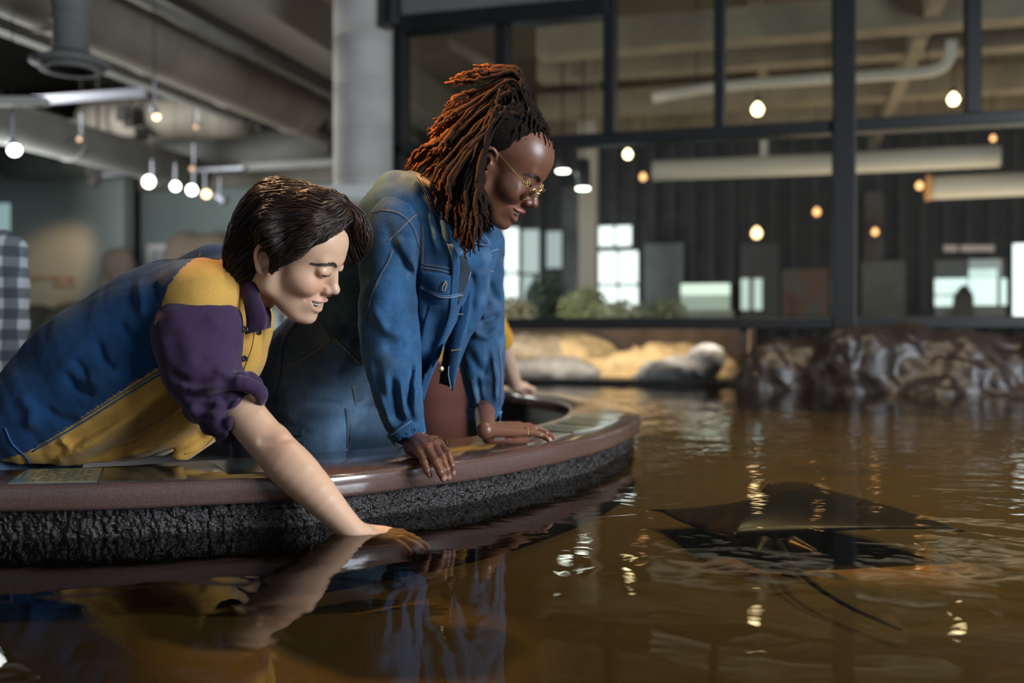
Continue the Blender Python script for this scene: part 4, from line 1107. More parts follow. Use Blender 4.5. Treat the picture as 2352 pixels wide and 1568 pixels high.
# ------------------------------------------------------------------ simple clothed person further back
def far_person(name, label, J, cols, mats, head=None, group=None, arms=True):
    """J: joints in world space; body, hair, shirt, trousers, shoes as separate meshes"""
    r = empty(name, (J['foot'][0][0], J['foot'][0][1], 0)); tag(r, label, 'person', group)
    kids = []
    f = F()
    if head is not None:
        Wd, Lo, M = head_frame(*head)
        nk = [Wd((-.03, 0, -.04)), np.asarray(J['neck'])]
        hf, up, lo = head_field(Lo, nk, [.05, .055])
        v, q = hf.mesh(.004); c = head_color(v, up, lo, cols['skin'], cols['lip'], (.05, .01, .01)); v = Wd(v)
    else: v = np.zeros((0, 3)); q = np.zeros((0, 4), int); c = np.zeros((0, 3))
    f.chain([J['neck'], J['chest'], J['hip']], [.055, .085, .09], .02, n=6)
    for s in (0, 1):
        f.chain([J['sho'][s], J['elb'][s], J['wri'][s]], [.045, .038, .026], .02, n=9)
        w = np.asarray(J['wri'][s]); d = np.asarray(J['hand'][s])-w
        sd = np.cross(d, [0, 0, 1.]); sd /= np.linalg.norm(sd)+1e-9
        f.cap(w, w+d*.55, .024, .030, .015)
        for i, o in enumerate((-.024, -.008, .008, .024)):
            a = w+d*.55+sd*o; f.chain([a, a+d*(.38-.03*abs(i-1.5)), a+d*(.62-.05*abs(i-1.5))+np.array([0, 0, -.006])], [.0095, .0085, .007], .004)
        f.chain([w+d*.2+sd*.02, w+d*.42+sd*.048, w+d*.62+sd*.056], [.012, .0105, .0085], .006)
        f.chain([J['hip'], J['knee'][s], J['foot'][s]+np.array([0, 0, .08])], [.09, .055, .04], .03, n=8)
    v2, q2 = f.mesh(.006)
    V = np.vstack([v, v2]); Q = np.vstack([q, q2+len(v)]); C = np.vstack([c, np.tile(cols['skin'], (len(v2), 1))])
    me_obj('body', V, Q, mats['skin'], r, True, C)
    g = F()
    g.sweep([J['hip'], (np.asarray(J['hip'])+J['chest'])/2, J['chest'], (np.asarray(J['neck'])*.55+np.asarray(J['chest'])*.45)], [.17, .17, .185, .12], [.13, .125, .125, .08], np.asarray(J['sho'][1])-J['sho'][0], .02, n=10)
    for s in (0, 1):
        e = J['sleeve']; pts = [np.asarray(J['sho'][s]), np.asarray(J['elb'][s]), np.asarray(J['wri'][s])]
        pl = crom([list(p) for p in pts], 13); kmax = max(3, int(13*e))
        g.chain(pl[:kmax], [.075-.02*i/12 for i in range(kmax)], .03)
    g.fn('d', lambda p: vnoise(p, 14, 3)*.006+vnoise(p*np.array([1, 1, .4]), 30, 5)*.003)
    v, q = g.mesh(.007); me_obj('shirt', v, q, mats['shirt'], r, True)
    h = F()
    for s in (0, 1):
        h.chain([np.asarray(J['hip'])*.7+np.asarray(J['hips'][s])*.3, J['hips'][s], J['knee'][s], J['foot'][s]+np.array([0, 0, .09])], [.14, .115, .085, .07], .03, n=10)
    h.fn('d', lambda p: vnoise(p*np.array([1, 1, .6]), 16, 9)*.006)
    v, q = h.mesh(.008); me_obj('trousers', v, q, mats['trousers'], r, True)
    for s in (0, 1):
        k = F(); a = J['foot'][s]; d = np.asarray(J['face']) if 'face' in J else np.array([.8, -.5, 0])
        k.chain([a+np.array([0, 0, .05]), a+d*.09+np.array([0, 0, .045]), a+d*.17+np.array([0, 0, .035])], [.045, .045, .034], .01, n=5)
        k.fn('i', lambda p: -p[:, 2]+.002)
        v, q = k.mesh(.007); me_obj('shoe', v, q, mats['shoe'], r, True)
    if head is not None:
        k = F(); k.ell((-.022, 0, .060), (.105, .084, .092), 0); k.ell((-.055, 0, -.01), (.06, .07, .07), .02)
        k.ell((.115, 0, .01), (.085, .12, .085), .01, 's'); k.ell((.05, 0, -.06), (.10, .10, .06), .01, 's')
        k.fn('d', lambda p: vnoise(p*np.array([1, 1, .3]), 90, 4)*.003)
        v, q = k.mesh(.005); me_obj('hair', Wd(v), q, mats['hair'], r, True)
    reloc(r, r.location)
    return r
# ================================================================== the man reaching into the water
SK1 = (.62, .385, .255)
M['skin1'] = mat('light_skin', SK1, .42, attr=True, sss=.12, spec=.45, bump=.05, bscale=900, var=.03, vscale=30)
M['skin2'] = mat('deep_skin', (.15, .065, .04), .36, attr=True, sss=.08, spec=.5, bump=.05, bscale=900, var=.05, vscale=30)
M['cloth_col'] = mat('brushed_cotton', (.3, .3, .3), .95, attr=True, sheen=.25, spec=.15, bump=.25, bscale=900, var=.10, vscale=350)
M['hair1'] = mat('black_brown_hair', (.020, .012, .009), .42, spec=.45, aniso=.3, var=.3, vscale=60)
M['hair1b'] = mat('brown_top_hair', (.060, .026, .012), .36, spec=.6, var=.3, vscale=60)
M['teeth'] = mat('teeth', (.80, .76, .70), .22, coat=.5)
M['button'] = mat('dark_button', (.035, .02, .022), .25, coat=.4)
M['denim'] = denim('blue_denim')
M['stitch'] = mat('tan_stitching', (.30, .22, .13), .8)
M['stitch2'] = mat('blue_stitching', (.16, .22, .32), .8)
YEL, BLU, PUR = (.55, .31, .070), (.011, .050, .130), (.048, .026, .062)
M['denim_d'] = denim('dark_denim', .45)

def side_pt(px, py, D): return P(px, py, D)
man = empty('person', P(300, 900, 2.1)); tag(man, 'person with short dark hair in blue, yellow and purple shirt, hand in the water', 'person')
W1, L1, H1 = head_frame(8, 28, 13, (-.4375, 1.940, 1.1275), .975)
neck_to = P(535, 700, 2.0)
nl = [(-.020, 0, -.035), (-.035, 0, -.085), tuple(L1(neck_to))]
f, up1, lo1 = head_field(lambda q: np.asarray(q, float), [nl[0], nl[1], nl[2]], [.050, .050, .058], .85, .95, .010)
hv, hq = f.mesh(.0015); hv = relax(hv, hq, 2, .5)
hc = head_color(hv, up1, lo1, SK1, (.52, .24, .18), (.03, .008, .006), .95, (.64, .28, .19))
head_b1 = bvh_of(W1(hv), hq)
# reaching arm and the hand in the water
A = [P(455, 765, 1.90), P(500, 880, 1.865), P(572, 965, 1.820), P(628, 1030, 1.795), P(668, 1072, 1.780), P(722, 1126, 1.765), P(775, 1183, 1.755), P(808, 1216, 1.750), P(822, 1228, 1.752)]
f = F()
f.chain(A, [.048, .040, .0375, .0375, .0405, .0350, .0265, .0225, .0225], .01, n=26)
f.chain([P(640, 1000, 1.795), P(655, 1030, 1.77), P(700, 1070, 1.765)], [.012, .016, .012], .02, n=6)
wr = A[-1]
kn = [P(886, 1226, 1.79), P(890, 1232, 1.775), P(888, 1238, 1.757), P(878, 1243, 1.742)]
def fing(k, L, dz=-.004, s=0): 
    d = np.array([.93, s, -.10]); d /= np.linalg.norm(d)
    return [k, k+d*L*.45+np.array([0, 0, .002]), k+d*L*.75+np.array([0, 0, dz]), k+d*L+np.array([0, 0, dz*3])]
fr_ = [(fing(kn[0], .062, s=.20), [.0095, .0085, .0078, .0065]), (fing(kn[1], .070, s=.08), [.0098, .0088, .008, .0066]), (fing(kn[2], .064, s=-.04), [.0095, .0085, .0076, .0064]), (fing(kn[3], .050, s=-.15), [.0085, .0075, .0068, .0058])]
hand_field(f, wr, .026, kn, fr_, ([wr+np.array([.012, .018, 0]), wr+np.array([.04, .045, -.006]), wr+np.array([.072, .058, -.012])], [.014, .012, .009]))
# dents: elbow crease
f.chain([P(600, 1012, 1.76), P(640, 1008, 1.755), P(676, 1000, 1.77)], [.003, .004, .002], .012, 's', n=6)
av, aq_ = f.mesh(.0025)
ac = np.tile(np.array(SK1), (len(av), 1))
w_ = np.exp(-((np.linalg.norm(av-P(640, 1030, 1.76), axis=1))/.04)**2)*.3; ac = ac*(1-w_[:, None])+np.array((.60, .26, .17))*w_[:, None]
for pts_, _ in fr_:
    w_ = np.clip(1-np.linalg.norm(av-pts_[-1], axis=1)/.012, 0, 1)*.7; ac = ac*(1-w_[:, None])+np.array((.62, .33, .25))*w_[:, None]
# hidden rest of the body
hipc = P(20, 1010, 2.10); 
g = F()
g.chain([hipc, P(260, 890, 2.1), P(470, 730, 2.06), neck_to], [.09, .10, .11, .06], .03, n=8)
g.chain([P(500, 700, 2.22), P(545, 850, 2.26), P(555, 905, 2.26)], [.05, .042, .035], .03)       # far arm propped on the counter
g.chain([P(555, 905, 2.26), P(628, 1012, 2.22), P(655, 1030, 2.20)], [.034, .022, .018], .01)
for s in (-.08, .09):
    g.chain([hipc+np.array([0, s, 0]), np.array([-1.05, 2.12+s, .48]), np.array([-1.15, 2.14+s, .08])], [.08, .055, .042], .03, n=8)
bv, bq = g.mesh(.008)
n1, n2 = len(hv), len(hv)+len(av)
me_obj('body', np.vstack([W1(hv), av, bv]), np.vstack([hq, aq_+n1, bq+n2]), M['skin1'], man, True, np.vstack([hc, ac, np.tile(np.array(SK1), (len(bv), 1))]))
teeth('teeth', W1, M['teeth'], man)
M['eye'] = mat('eye_surface', (.6, .6, .6), .08, attr=True, coat=.6)
eyeballs(W1, man, (.04, .02, .012), M['eye'], .010)

# shirt -----------------------------------------------------------
def XZ(px, py, D=1.95): q = P(px, py, D); return np.array([q[0], q[2]])
f = F()
side = np.array([-.12, -1, .02])
ax = [P(35, 1020, 2.10), P(120, 968, 2.09), P(225, 905, 2.085), P(330, 842, 2.08), P(430, 770, 2.06), P(500, 705, 2.04)]
f.sweep(ax, [.150, .170, .185, .195, .175, .10], [.068, .118, .162, .178, .160, .10], side, .02, n=16, pw=2.5)
f.ell(P(468, 690, 1.93), (.085, .085, .085), .05)
f.ell(P(500, 650, 2.17), (.09, .09, .08), .05)
f.chain([P(470, 985, 2.03), P(410, 1045, 1.99)], [.03, .02], .07)
f.chain([P(575, 720, 1.98), P(572, 790, 1.98), P(556, 850, 1.99), P(490, 960, 2.02)], [.03, .028, .028, .03], .04, n=8)
f.fn('i', lambda p: (.7225-p[:, 2])*.9)
# collar opening
f.chain([P(560, 640, 2.0), P(640, 640, 1.97)], [.048, .06], .01, 's')
# long diagonal folds in the yellow side, creases in the blue back
for pts_, h_, w_ in [([(130, 1060), (230, 1010), (330, 950), (420, 880)], .010, .012), ([(180, 1065), (290, 1020), (380, 965), (450, 910)], -.009, .011),
                     ([(240, 1066), (340, 1035), (430, 975), (470, 930)], .010, .012), ([(110, 1066), (200, 1000), (290, 950)], -.006, .009),
                     ([(320, 1066), (400, 1030), (455, 990)], -.008, .011), ([(150, 1000), (165, 1030), (120, 1068)], .006, .008),
                     ([(165, 850), (200, 895), (240, 905)], -.006, .008), ([(190, 820), (215, 855), (230, 880)], -.005, .007), ([(205, 868), (250, 875), (300, 850)], .006, .012),
                     ([(290, 740), (320, 775), (345, 790)], -.005, .009), ([(325, 640), (345, 690), (350, 740)], .005, .012), ([(370, 650), (400, 700)], -.004, .009),
                     ([(60, 900), (90, 940), (80, 990)], .006, .015), ([(240, 780), (262, 830), (290, 850)], -.005, .009), ([(110, 930), (150, 960), (200, 965)], -.005, .010)]:
    f.foldxz([P(a, b, 1.93) for a, b in pts_], h_*1.35, w_, 2.06)
f.fn('d', lambda p: vnoise(p, 9, 2)*.007+(1-np.abs(vnoise(p@np.array([[.8, 0, -.6], [0, 1, 0], [.35, 0, .45]]).T, 15, 17))*2)*.0028+vnoise(p@np.array([[.8, 0, -.6], [0, 1, 0], [.35, 0, .45]]).T, 26, 7)*.0028+vnoise(p, 70, 8)*.0006)
sv, sq = f.mesh(.0042); sv = relax(sv, sq, 1, .4)
# colour blocks: yellow yoke, blue back, yellow side, lower edge line from (75,1035) to (400,850)
D_ = sv[:, 1]; pxv = CX+FPX*sv[:, 0]/D_; pyv = HZ-FPX*(sv[:, 2]-CZ)/D_
# seam planes are fixed in the garment (lines in the X-Z plane through the seam, measured on the near flank)
X_, Z_ = sv[:, 0], sv[:, 2]
def above(x, z, pts):
    q = np.array([XZ(*p) for p in pts]); return z > np.interp(x, q[:, 0], q[:, 1])
side_line = [(-60, 1075), (75, 1036), (165, 985), (260, 925), (350, 868), (400, 838), (470, 790), (520, 750)]
sc_ = np.where(above(X_, Z_, side_line)[:, None], np.array(BLU), np.array(YEL))
ya, yb, yc_ = XZ(458, 583), XZ(428, 655), XZ(408, 700)
yk = X_ > np.interp(Z_, [yc_[1]-.3, yc_[1], yb[1], ya[1], ya[1]+.1], [yc_[0]-.0, yc_[0], yb[0], ya[0]+.01, ya[0]+.05])
sc_[yk & above(X_, Z_, side_line)] = YEL
sc_[above(X_, Z_, side_line) & (Z_ < XZ(0, 780)[1]) & (X_ > yb[0])] = YEL
shirt1 = me_obj('shirt', sv, sq, M['cloth_col'], man, True, sc_)
# sleeve with a rolled, bunched cuff
f = F()
S = [P(458, 735, 1.915), P(455, 800, 1.885), P(472, 860, 1.862), P(508, 912, 1.848)]
f.chain(S, [.066, .078, .073, .064], .02, n=12)
f.ell(P(455, 752, 1.90), (.080, .07, .072), .03)
axc = (A[2]-A[1])/np.linalg.norm(A[2]-A[1]); e1 = np.cross(axc, [0, 1., 0]); e1 /= np.linalg.norm(e1); e2 = np.cross(axc, e1)
def ring(c, r, rt, wob, ph, k=.008, tilt=0.):
    q = []
    for i in range(25):
        t = 2*math.pi*i/24; rr = r*(1+wob*math.sin(3*t+ph)+wob*.6*math.sin(5*t+2*ph)); q.append(c+e1*math.cos(t)*rr+e2*math.sin(t)*rr*.95+axc*(tilt*math.cos(t+ph)+.006*math.sin(2*t+ph)))
    f.chain(q, [rt*(1+.3*math.sin(4*i+ph)) for i in range(25)], k)
c0 = P(527, 930, 1.845)
ring(P(515, 915, 1.85), .058, .014, .05, .3, .012, .010); ring(P(530, 933, 1.842), .055, .015, .07, 1.7, .006, .014); ring(P(543, 947, 1.838), .050, .0125, .08, 2.9, .004, .016)
ring(P(552, 958, 1.834), .044, .009, .08, 4.1, .004, .016)
f.chain([P(578, 890, 1.80), P(600, 903, 1.80), P(598, 926, 1.81)], [.014, .013, .010], .006, n=6)
f.chain([P(478, 955, 1.80), P(500, 975, 1.80), P(535, 985, 1.80)], [.012, .013, .010], .006, n=6)
f.chain([P(500, 900, 1.80), P(560, 880, 1.79), P(585, 895, 1.80)], [.009, .010, .008], .006, n=6)
f.chain([A[2]-axc*.005, A[3]], [.0400, .0385], .0, 's')
for pts_, h_, w_ in [([(400, 850), (450, 880), (520, 870)], -.007, .009), ([(420, 880), (470, 895), (540, 880)], .007, .009), ([(430, 900), (490, 910), (560, 890)], -.009, .007), ([(545, 800), (540, 845), (560, 870)], -.007, .008),
                     ([(500, 840), (540, 860), (575, 865)], .006, .008), ([(455, 930), (500, 930), (540, 905)], -.009, .007), ([(375, 770), (400, 830), (440, 860)], .004, .012), ([(470, 720), (520, 760), (545, 800)], .005, .012),
                     ([(490, 945), (530, 945), (570, 915)], .009, .006), ([(460, 820), (500, 835), (550, 820)], -.004, .010), ([(520, 950), (560, 935), (590, 900)], -.009, .005)]:
    f.foldxz([P(a, b, 1.83) for a, b in pts_], h_, w_, 1.90)
f.fn('d', lambda p: vnoise(p, 22, 12)*.004+(1-np.abs(vnoise(p, 17, 19))*2)*.0025+vnoise(p, 55, 13)*.0012)
v, q = f.mesh(.0034); v = relax(v, q, 1, .4)
sleeve1 = me_obj('sleeve', v, q, M['cloth_col'], shirt1, True, np.tile(np.array(PUR), (len(v), 1)))
f = F()                                        # the other sleeve, behind
f.chain([P(500, 700, 2.22), P(528, 820, 2.26), P(545, 890, 2.26)], [.07, .056, .045], .02, n=8)
v, q = f.mesh(.006); me_obj('sleeve', v, q, M['cloth_col'], shirt1, True, np.tile(np.array(PUR), (len(v), 1)))
# collar: stand and two flaps
def coll(name, top, bot, thick=.004, n=14, k=8, puff=.006):
    return ruled(name, top, bot, M['cloth_col'], shirt1, None, n, k, thick, 0., PUR, puff)
coll('collar', [(549, 628, 1.935), (552, 660, 1.918), (560, 700, 1.900), (566, 740, 1.895), (562, 768, 1.897)], [(580, 618, 1.93), (590, 655, 1.905), (600, 690, 1.893), (612, 722, 1.887), (607, 756, 1.888)])
coll('collar', [(608, 715, 1.93), (612, 735, 1.925), (606, 757, 1.92)], [(614, 700, 1.96), (622, 720, 1.96), (621, 752, 1.955)], puff=.002)
coll('collar', [(528, 606, 1.97), (552, 600, 1.97), (585, 605, 1.985), (605, 640, 1.995)], [(546, 640, 1.935), (570, 622, 1.925), (592, 625, 1.93), (612, 700, 1.95)], puff=.004)
b_sh = bvh_obj(shirt1)
b_sl = bvh_obj(sleeve1)
for px, py, D in [(562, 822, None), (548, 864, None), (563, 756, 1.889), (595, 763, 1.93), (424, 1058, None)]:
    loc, nor = hit(b_sh, px, py) if D is None else (Vector(tuple(P(px, py, D))), Vector((.2, -1, .1)))
    if loc is None: continue
    nor = nor if nor.dot(loc-EYE) < 0 else -nor
    MB().lathe(np.array(loc)+np.array(nor)*.0005, [(0, .0028), (.0035, .0026), (.0045, .0034), (.0058, .0030), (.0060, .001), (.0058, -.001)], 18, axis=nor).build('button', M['button'], shirt1, smooth=True)
yst = mat('yellow_stitching', (.42, .22, .03), .8); bst = mat('navy_stitching', (.02, .09, .24), .8)
seam('seam', b_sh, [(75, 1036), (165, 985), (260, 925), (350, 868), (395, 842)], bst, shirt1, .0016, 50)
seam('seam', b_sh, [(80, 1026), (165, 976), (260, 916), (350, 860), (392, 834)], bst, shirt1, .0010, 50)
seam('seam', b_sh, [(460, 583), (446, 615), (430, 655), (412, 698)], yst, shirt1, .0013, 30)
seam('seam', b_sh, [(494, 1000), (462, 1030), (425, 1042)], yst, shirt1, .0010, 20)
seam('seam', b_sh, [(585, 760), (578, 800), (560, 850)], yst, shirt1, .0010, 20)
seam('seam', b_sh, [(70, 1066), (60, 1048), (30, 1020), (12, 982)], bst, shirt1, .0018, 30)
# jeans
f = F()
f.chain([P(40, 1040, 2.10), hipc+np.array([-.02, 0, -.12])], [.130, .13], .03)
for s in (-.08, .10):
    f.chain([hipc+np.array([.0, s, -.1]), np.array([-1.03, 2.12+s, .48]), np.array([-1.15, 2.14+s, .10])], [.105, .078, .06], .03, n=8)
f.fn('d', lambda p: vnoise(p, 14, 2)*.005)
v, q = f.mesh(.006)
jeans1 = me_obj('jeans', v, q, M['denim'], man, True, np.tile(np.array((.055, .085, .14)), (len(v), 1)))
b_j = bvh_obj(jeans1)
for s in (-.08, .10):
    k = F(); a = np.array([-1.15, 2.14+s, 0]); d = np.array([.95, -.3, 0])
    k.chain([a+np.array([0, 0, .05]), a+d*.09+np.array([0, 0, .045]), a+d*.17+np.array([0, 0, .035])], [.045, .045, .034], .01, n=5)
    k.fn('i', lambda p: -p[:, 2]+.002); v, q = k.mesh(.006); me_obj('shoe', v, q, mat('shoe_grey', (.1, .1, .1), .6), man, True)

# hair --------------------------------------------------------------
f = F()
f.ell((-.020, 0, .058), (.100, .083, .088), 0)
f.ell((.030, 0, .092), (.076, .073, .048), .03)
f.ell((-.075, 0, .000), (.050, .070, .070), .03)
f.ell((-.060, -.012, -.045), (.038, .058, .045), .025)
# far fringe falling forward over the other brow
f.chain([(.040, .020, .128), (.080, .034, .122), (.104, .046, .098), (.108, .054, .068), (.101, .058, .040)], [.026, .026, .021, .016, .007], .022, n=12)
f.chain([(.020, -.030, .125), (.055, -.022, .136), (.085, .015, .128)], [.026, .020, .018], .02, n=8)
# near temple lock and sideburn
f.chain([(.055, -.066, .085), (.040, -.080, .050), (.022, -.082, .018), (.014, -.079, -.010)], [.020, .015, .010, .003], .015, n=10)
f.chain([(-.03, -.080, .07), (-.015, -.088, .050), (.010, -.088, .030)], [.02, .016, .012], .02, n=8)
# keep face and ear clear
f.ell((.122, -.016, .038), (.060, .060, .088), .012, 's')
f.ell((.098, -.062, .030), (.062, .035, .055), .010, 's')
f.ell((.060, 0, -.062), (.095, .12, .055), .01, 's')
f.ell((-.013, -.092, -.012), (.017, .020, .029), .006, 's')
f.ell((-.013, .092, -.004), (.020, .020, .034), .006, 's')
f.fn('d', lambda p: vnoise(p, 30, 4)*.004)
hv_, hq_ = f.mesh(.003); hv_ = relax(hv_, hq_, 2, .5)
hairW = W1(hv_); b_h = bvh_of(hairW, hq_)
hair1 = me_obj('hair', W1(hv_), hq_, mat('hair_base', (.012, .008, .006), .8, spec=.1), man, True)
def hair_strands(name, W, bv, vloc, quads, flow, n, seg, step, r, mats, parent, seed, lift=.0015, keep=None, clump=.5):
    rg = np.random.default_rng(seed); tri = vloc[quads[:, 0]]; top = []; outs = [MB(), MB()]
    idx = rg.integers(0, len(quads), n*3); c = 0
    for i in idx:
        if c >= n: break
        p = tri[i]+rg.normal(size=3)*.001
        if keep is not None and not keep(p): continue
        c += 1; w = p.copy(); pts = []; lf = lift*rg.uniform(.2, 1.6); jit = rg.normal(size=3)*.25
        for j in range(seg):
            loc, nor, _, _ = bv.find_nearest(Vector(tuple(w)))
            if loc is None: break
            l = np.array(loc); nn = l-0
            nr_ = np.array(nor); pts.append(W(l+nr_*(lf*(math.sin(math.pi*min(1, j/(seg-1)*1.1))+.15))))
            d = flow(l)+jit*.35; d = d-nr_*np.dot(d, nr_); d /= np.linalg.norm(d)+1e-9
            w = l+d*step
        if len(pts) < 3: continue
        rr = [r*(1-.75*(k_/(len(pts)-1))**2) for k_ in range(len(pts))]
        outs[1 if rg.random() < (.40 if p[2] > .115 else .04) else 0].tube(pts, rr, 4, cap=False)
    for k_, mb in enumerate(outs):
        if mb.v: mb.build(name, mats[k_], parent, smooth=True)
b_hl = bvh_of(hv_, hq_)
def flow1(p):                                  # combed from the front top down and back over the ear
    x, y, z = p
    if x > .07 and y > 0: return np.array([.55, .15, -.9])
    if x > .045 and z > .02 and y < .0: return np.array([-.55, -.45, -.65])
    t = np.clip((z-.02)/.11, 0, 1)
    return np.array([-.9*t-.35, -.55 if y < 0.01 else .55, -.9*(1-t)-.25])
hair_strands('hair_strands', W1, b_hl, hv_, hq_, flow1, 5200, 11, .0065, .00085, [M['hair1'], M['hair1b']], hair1, 3, .0042)
# brow and lashes
brow_m = mat('brow_hair', (.03, .018, .014), .6)
strip_hairs('eyebrow', W1, head_b1, [(.094+.014, -.012, .0345), (.090+.014, -.026, .0400), (.080+.014, -.040, .0390), (.072, -.050, .032)], 240, .008, (1, .2, 0, True), brow_m, man, .00045, 2, -1, .0004, .0036)
strip_hairs('eyebrow', W1, head_b1, [(.094+.014, .012, .0345), (.090+.014, .026, .0400), (.080+.014, .040, .0390)], 90, .008, (1, .2, 0, True), brow_m, man, .00036, 3, -1, .0004, .0024)
for s in (-1, 1):
    MB().tube([np.array(head_b1.find_nearest(Vector(tuple(W1(q))))[0]) for q in crom([(.0925+.015, s*.016, .0172), (.0945+.015, s*.030, .0138), (.0845+.015, s*.044, .0172)], 10)], [.0006]+[.0014]*8+[.0006], 6).build('eyelash', brow_m, man, smooth=True)
reloc(man, (-1.05, 2.12, 0))
# ================================================================== the woman leaning on both hands
DEN, DEN2 = (.019, .070, .152), (.070, .125, .195)
SK2 = (.155, .066, .038)
wom = empty('person', P(780, 900, 2.4)); tag(wom, 'person with brown locks and gold glasses in blue denim jacket leaning on both hands', 'person')
W2, L2_, H2 = head_frame(10, 39, 7, (-.031, 2.170, 1.341), .965)
neck2 = P(1020, 505, 2.27)
f, up2, lo2 = head_field(lambda q: np.asarray(q, float), [(-.028, 0, -.030), (-.045, 0, -.075), tuple(L2_(neck2))], [.044, .043, .050], 1.22, 1.12, .003)
hv2, hq2 = f.mesh(.0015); hv2 = relax(hv2, hq2, 2, .5)
hc2 = head_color(hv2, up2, lo2, SK2, (.24, .080, .062), (.02, .005, .005), 1.22, (.20, .070, .040))
head_b2 = bvh_of(W2(hv2), hq2)
f = F()
# near arm and hand over the edge
nw = P(950, 1006, 2.085)
f.chain([P(905, 500, 2.13), P(892, 760, 2.10), P(935, 960, 2.09), nw], [.045, .038, .028, .0245], .01, n=12)
def G3(px, py, z): D = FPX*(CZ-z)/(py-HZ); return P(px, py, D)
kn = [G3(1010, 1021, .748), G3(998, 1026, .751), G3(982, 1033, .748), G3(965, 1042, .741)]
tipz = [.7000, .6950, .6935, .7040]
pip = [P(1030, 1046, 1.965), P(1016, 1054, 1.932), P(1001, 1063, 1.918), P(975, 1064, 1.921)]
dip = [P(1037, 1068, 1.945), P(1025, 1077, 1.915), P(1011, 1083, 1.905), P(981, 1080, 1.912)]
tp = [P(1040, 1086, 1.950), P(1030, 1096, 1.922), P(1018, 1099, 1.912), P(987, 1091, 1.916)]
rads = [[.0098, .0085, .0076, .0066], [.0100, .0088, .0078, .0067], [.0096, .0084, .0076, .0066], [.0086, .0074, .0068, .0058]]
fg = [([kn[i], pip[i], dip[i], tp[i]], rads[i]) for i in range(4)]
hand_field(f, nw, .0250, kn, fg, ([nw+np.array([.02, .02, -.012]), G3(1000, 1012, .738), G3(1024, 1017, .733)], [.015, .0125, .009]), .012)
f.chain([nw+np.array([0, -.004, -.018]), G3(975, 1040, .737)], [.020, .017], .012)
# far arm and hand flat on the counter
fw_ = G3(1114, 988, .772)
f.chain([P(1105, 560, 2.46), P(1108, 770, 2.43), P(1113, 930, 2.42), fw_], [.045, .038, .027, .0185], .01, n=12)
hl = G3(1120, 1006, .742)
fk = [G3(1182, 992, .753), G3(1178, 984, .758), G3(1166, 978, .757), G3(1150, 975, .75)]
fp = [G3(1222, 992, .748), G3(1228, 984, .752), G3(1214, 978, .748), G3(1192, 974, .742)]
fd_ = [G3(1244, 999, .739), G3(1254, 994, .742), G3(1236, 985, .738), G3(1210, 979, .735)]
ft = [G3(1262, 1010, .7285), G3(1270, 1004, .7285), G3(1250, 993, .7285), G3(1222, 985, .7285)]
fg2 = [([fk[i], fp[i], fd_[i], ft[i]], rads[i]) for i in range(4)]
hand_field(f, fw_, .0225, fk, fg2, ([G3(1130, 1002, .745), G3(1168, 1006, .738), G3(1188, 1009, .733), G3(1207, 1010, .7295)], [.0120, .0145, .0115, .0092]), .006)
f.chain([fw_*.4+hl*.6, hl, G3(1150, 1004, .742)], [.0125, .0135, .0150], .004)
av, aq_ = f.mesh(.0023); av = relax(av, aq_, 2, .5)
ac = np.tile(np.array(SK2), (len(av), 1))
for pts_, r_ in fg+fg2:
    t = pts_[-1]; d = pts_[-1]-pts_[-2]; d /= np.linalg.norm(d)
    w_ = np.clip(1-np.linalg.norm(av-(t+d*.003+np.array([0, -.004, .004])), axis=1)/.0075, 0, 1)**.5; ac = ac*(1-w_[:, None])+np.array((.46, .26, .22))*w_[:, None]
    for jn in pts_[1:3]:
        w_ = np.clip(1-np.linalg.norm(av-(jn+np.array([0, -.003, .006])), axis=1)/.008, 0, 1)*.35; ac = ac*(1-w_[:, None])+np.array((.09, .035, .022))*w_[:, None]
pel = P(740, 850, 2.50)
g = F()
g.chain([pel, P(850, 720, 2.38), P(960, 580, 2.30), neck2], [.11, .10, .11, .05], .03, n=8)
for s, (hx, hd) in enumerate([(715, 2.40), (845, 2.62)]):
    hp = P(hx, 900, hd); g.chain([pel, hp, np.array([hp[0]+.01, hp[1]-.01, .42]), np.array([hp[0]-.03, hp[1]+.02, .08])], [.09, .075, .05, .038], .03, n=8)
bv, bq = g.mesh(.008)
n1, n2 = len(hv2), len(hv2)+len(av)
me_obj('body', np.vstack([W2(hv2), av, bv]), np.vstack([hq2, aq_+n1, bq+n2]), M['skin2'], wom, True, np.vstack([hc2, ac, np.tile(np.array(SK2), (len(bv), 1))]))
teeth('teeth', W2, M['teeth'], wom); eyeballs(W2, wom, (.02, .010, .006), M['eye'], .003)

def wash(v, base, amt=.35, hi=1.5):             # faded denim: lighter on worn ridges, fixed in the cloth
    n = vnoise(v, 11, 5)*.5+vnoise(v, 37, 6)*.35+vnoise(v, 5, 8)*.3
    c = np.array(base)[None]*(1+amt*1.3*n[:, None]); w = np.clip(vnoise(v, 19, 9)*.5+vnoise(v, 52, 10)*.5, 0, 1)[:, None]*.35
    return np.clip(c*(1-w)+np.array([.16, .24, .33])*w, 0, 1)
